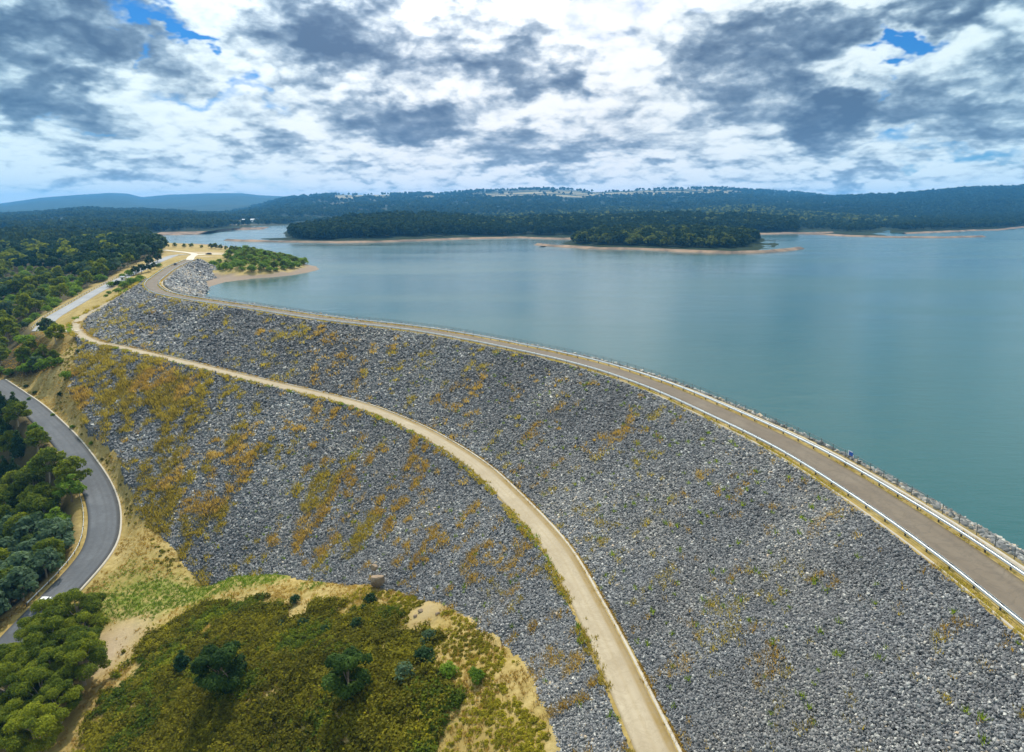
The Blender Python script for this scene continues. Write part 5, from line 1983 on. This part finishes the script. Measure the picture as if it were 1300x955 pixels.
wood(s1[:, 80:], 1300, 9, 18, 'fg', 'olive green trees among the dark wood of the central peninsula', 14, .3, 1.0)
wood(s1, 4200, 11, 21, 'ff', 'dark far wood covering the central peninsula across the water', 1, .10, 1.0)
wood(s1[:, :90], 900, 17, 25, 'fc', 'dark conifers at the left end of the central peninsula', 2, .12, .6)
wood(s2, 900, 8, 16, 'fg', 'olive green trees scattered through the long spit in mid lake', 13, .14, 1.0, mask=lambda x_, y_, r_: x_ < 716)
wood(s2, 800, 8, 18, 'ff', 'wood of mixed trees on the long spit in mid lake', 3, .14, 1.0, mask=lambda x_, y_, r_: x_ < 714)
wood(s2[:, 70:], 260, 14, 21, 'fc', 'tall dark pines toward the tip of the mid lake spit', 4, .2, .8, mask=lambda x_, y_, r_: x_ > 1000)
wood(s3, 900, 8, 15, 'ff', 'dark wood on the low spit at the right', 5, .2, 1.0)
wood(s4, 2600, 12, 18, 'ff', 'dark forest on the far right shore', 6, .02, 1.0)

# mid hills
h1 = ridge('hills', (560, 1180), [(560, 296), (1180, 292)], 3000,
           [(560, 276), (640, 272), (700, 270), (780, 267), (860, 270), (900, 266), (950, 263), (1000, 268), (1060, 270), (1120, 274), (1180, 278)], 900, M['hill_a'], 160, 8.0, 6, WL,
           fields=[(1030, 269, 30, 3, 1.3), (760, 270, 60, 2.5, .8)])
wood(h1, 2600, 10, 18, 'fg2', 'olive green woodland on the hill behind the lake spits', 15, .2, 1.05)
wood(h1, 4200, 12, 18, 'f2', 'green wooded hill behind the lake spits', 7, .02, 1.05)
h2 = ridge('hills', (900, 1500), [(900, 285), (1500, 283)], 4300,
           [(900, 256), (960, 253), (1000, 252), (1052, 251), (1140, 247.5), (1180, 244), (1220, 240.5), (1260, 238.5), (1300, 237.5), (1400, 233), (1500, 236)], 1500, M['hill_a'], 160, 14.0, 7, WL,
           fields=[(1010, 260, 40, 3, 1.4), (995, 257, 12, 3, 1.5), (1060, 266, 30, 2.5, 1.2)])
wood(h2, 11000, 14, 20, 'f2', 'forest on the dark blue hill at the right', 8, .05, 1.05, mask=field_mask([(1010, 260, 40, 3, 1.2), (995, 257, 12, 3, 1.5), (1060, 266, 30, 2.5, 1.0)]))
FLD3 = [(440, 251, 25, 3, 1.4), (480, 250, 25, 3, 1.2), (540, 251, 20, 3, 1.0), (640, 248, 40, 4, 1.5), (700, 246, 45, 3.5, 1.6), (730, 249, 25, 4, 1.4), (800, 246, 40, 3.5, 1.3), (880, 244, 60, 3, 1.5),
                   (440, 262, 50, 5, .6)]


h3 = ridge('hills', (200, 1100), [(200, 286), (1100, 284)], 5600,
           [(200, 277), (260, 272), (300, 267), (330, 261), (358, 253), (391, 249), (420, 247), (459, 248), (510, 246.5), (538, 245.5), (553, 247.5), (594, 243), (640, 241.5), (683, 240), (720, 241), (754, 244), (780, 243), (810, 241.5),
            (860, 240.5), (912, 239), (950, 241), (1020, 246), (1052, 250), (1100, 253)], 2000, M['hill_a'], 200, 16.0, 8, WL,
           fields=FLD3)
wood(h3, 11000, 14, 22, 'f2', 'trees along the crest of the blue hills behind the lake', 9, .1, 1.04, mask=field_mask(FLD3))
h4 = ridge('hills', (-150, 420), [(-150, 300), (0, 299), (190, 299), (255, 297.5), (271, 294.5), (300, 292), (330, 291), (420, 290)], 3600,
           [(-150, 275), (0, 273), (50, 271), (90, 267), (114, 265.5), (150, 268), (178, 267), (230, 270), (300, 273), (360, 275), (420, 277)], 900, M['hill_a'], 160, 10.0, 9, WL - .3,
           fields=[(40, 284, 50, 2.5, .8), (310, 283, 40, 2.5, .8), (90, 280, 25, 2, .9)])
wood(h4, 7500, 12, 18, 'f2', 'forest of the blue green hills at the left behind the water', 10, .05, 1.04, mask=field_mask([(40, 284, 50, 3, 1.2), (310, 283, 40, 3, 1.2), (90, 278, 25, 2.5, 1.2), (150, 284, 30, 2, 1.1)]))
h5 = ridge('hills', (-160, 180), [(-160, 310), (20, 303), (180, 304)], 1750, [(-160, 293), (0, 294), (20, 291), (60, 289), (100, 289), (130, 291), (180, 298)], 500, M['hill_a'], 90, 4.0, 10, WL + 1)
wood(h5, 1500, 11, 16, 'f2', 'dark ridge of trees beyond the left forest', 11, .15, 1.0, mask=lambda x_, y_, r_: (x_ > 98) & (x_ < 134) & (y_ > 294.5))
ax, ay, _ = proj(h5.reshape(-1, 3))
q = h5.reshape(-1, 3)[int(np.argmin((ax - 116) ** 2 + (ay - 299.5) ** 2 * 4))]
shed('long_building', (q[0], q[1], q[2] - 1.5), R(4), 42, 20, 7, M['post'], M['roof'], 'long pale building with grey metal roof behind the forest at upper left', windows=6, rise=3)
h7 = ridge('lowland', (-260, 189), [(-260, 336), (0, 318), (120, 310), (189, 306)], lambda c_: np.interp(c_, [-260, 60, 189], [1230, 1220, 1180]),
           [(-260, 296), (0, 296), (120, 297), (189, 298.3)], 300, M['hill_a'], 80, 1.0, 17, WL + 2.5)
wood(h7, 900, 8, 14, 'f2', 'low woodland beyond the left forest', 18, .1, 1.0)
h6 = ridge('mountain_range', (-200, 700), [(-200, 276), (700, 276)], 8800,
           [(-200, 262), (-60, 262), (0, 258.5), (51, 251), (100, 247.5), (140, 245), (162, 245.8), (180, 250.3), (216, 247), (260, 245.5), (305, 245.2), (330, 248), (370, 250), (430, 247), (520, 252), (700, 258)], 1200, M['hill_b'], 220, 40.0, 11, WL)
pts = resample(np.array([P(x_, y_, WL) for x_, y_ in [(190, 299.2), (255, 297.7), (271, 294.7), (300, 292.3), (335, 291.3)]]), 20)
a0, a1, a2 = pts - (0, 14, 1), pts + (0, 0, .6), pts + (0, 45, 5)
v, f = loft([a0, a1, a2])
tag(link('muddy_shore', raw_mesh('muddy_shore', v, f, M['shore'], True)), kind='structure')

# houses on the far slopes
hs = [(311, 284, h4, 'far pale house left of the other above the left water arm'), (322, 283.5, h4, 'far pale house on the slope above the left water arm'), (995, 258, h2, 'tiny white farmhouse on the dark hill at the right'),
      (1000, 260, h2, 'tiny farm shed below the white farmhouse at the right')]
for (x_, y_, sf, lab) in hs:
    ax, ay, _ = proj(sf.reshape(-1, 3))
    i = int(np.argmin((ax - x_) ** 2 + (ay - y_) ** 2 * 4))
    q = sf.reshape(-1, 3)[i]
    shed('farm_house', (q[0], q[1], q[2] + 6), R(5), 22, 12, 7, M['white'], M['roof'], lab, 'house', 2.5, 3)

# ------------------------------------------------------------------ air
HZ = 8.5e-5
mz, k = new_mat('haze_air')
pv = k.n('ShaderNodeVolumePrincipled', {'Color': (0.12, 0.48, 1.0), 'Density': HZ, 'Anisotropy': 0.1})
om = k.n('ShaderNodeOutputMaterial')
k.t.links.new(pv.outputs[0], om.inputs['Volume'])
b = MB()
b.box((0, 3800, 92), (20000, 13800, 340))
hz = b.build('haze', mz)
tag(hz, kind='stuff')
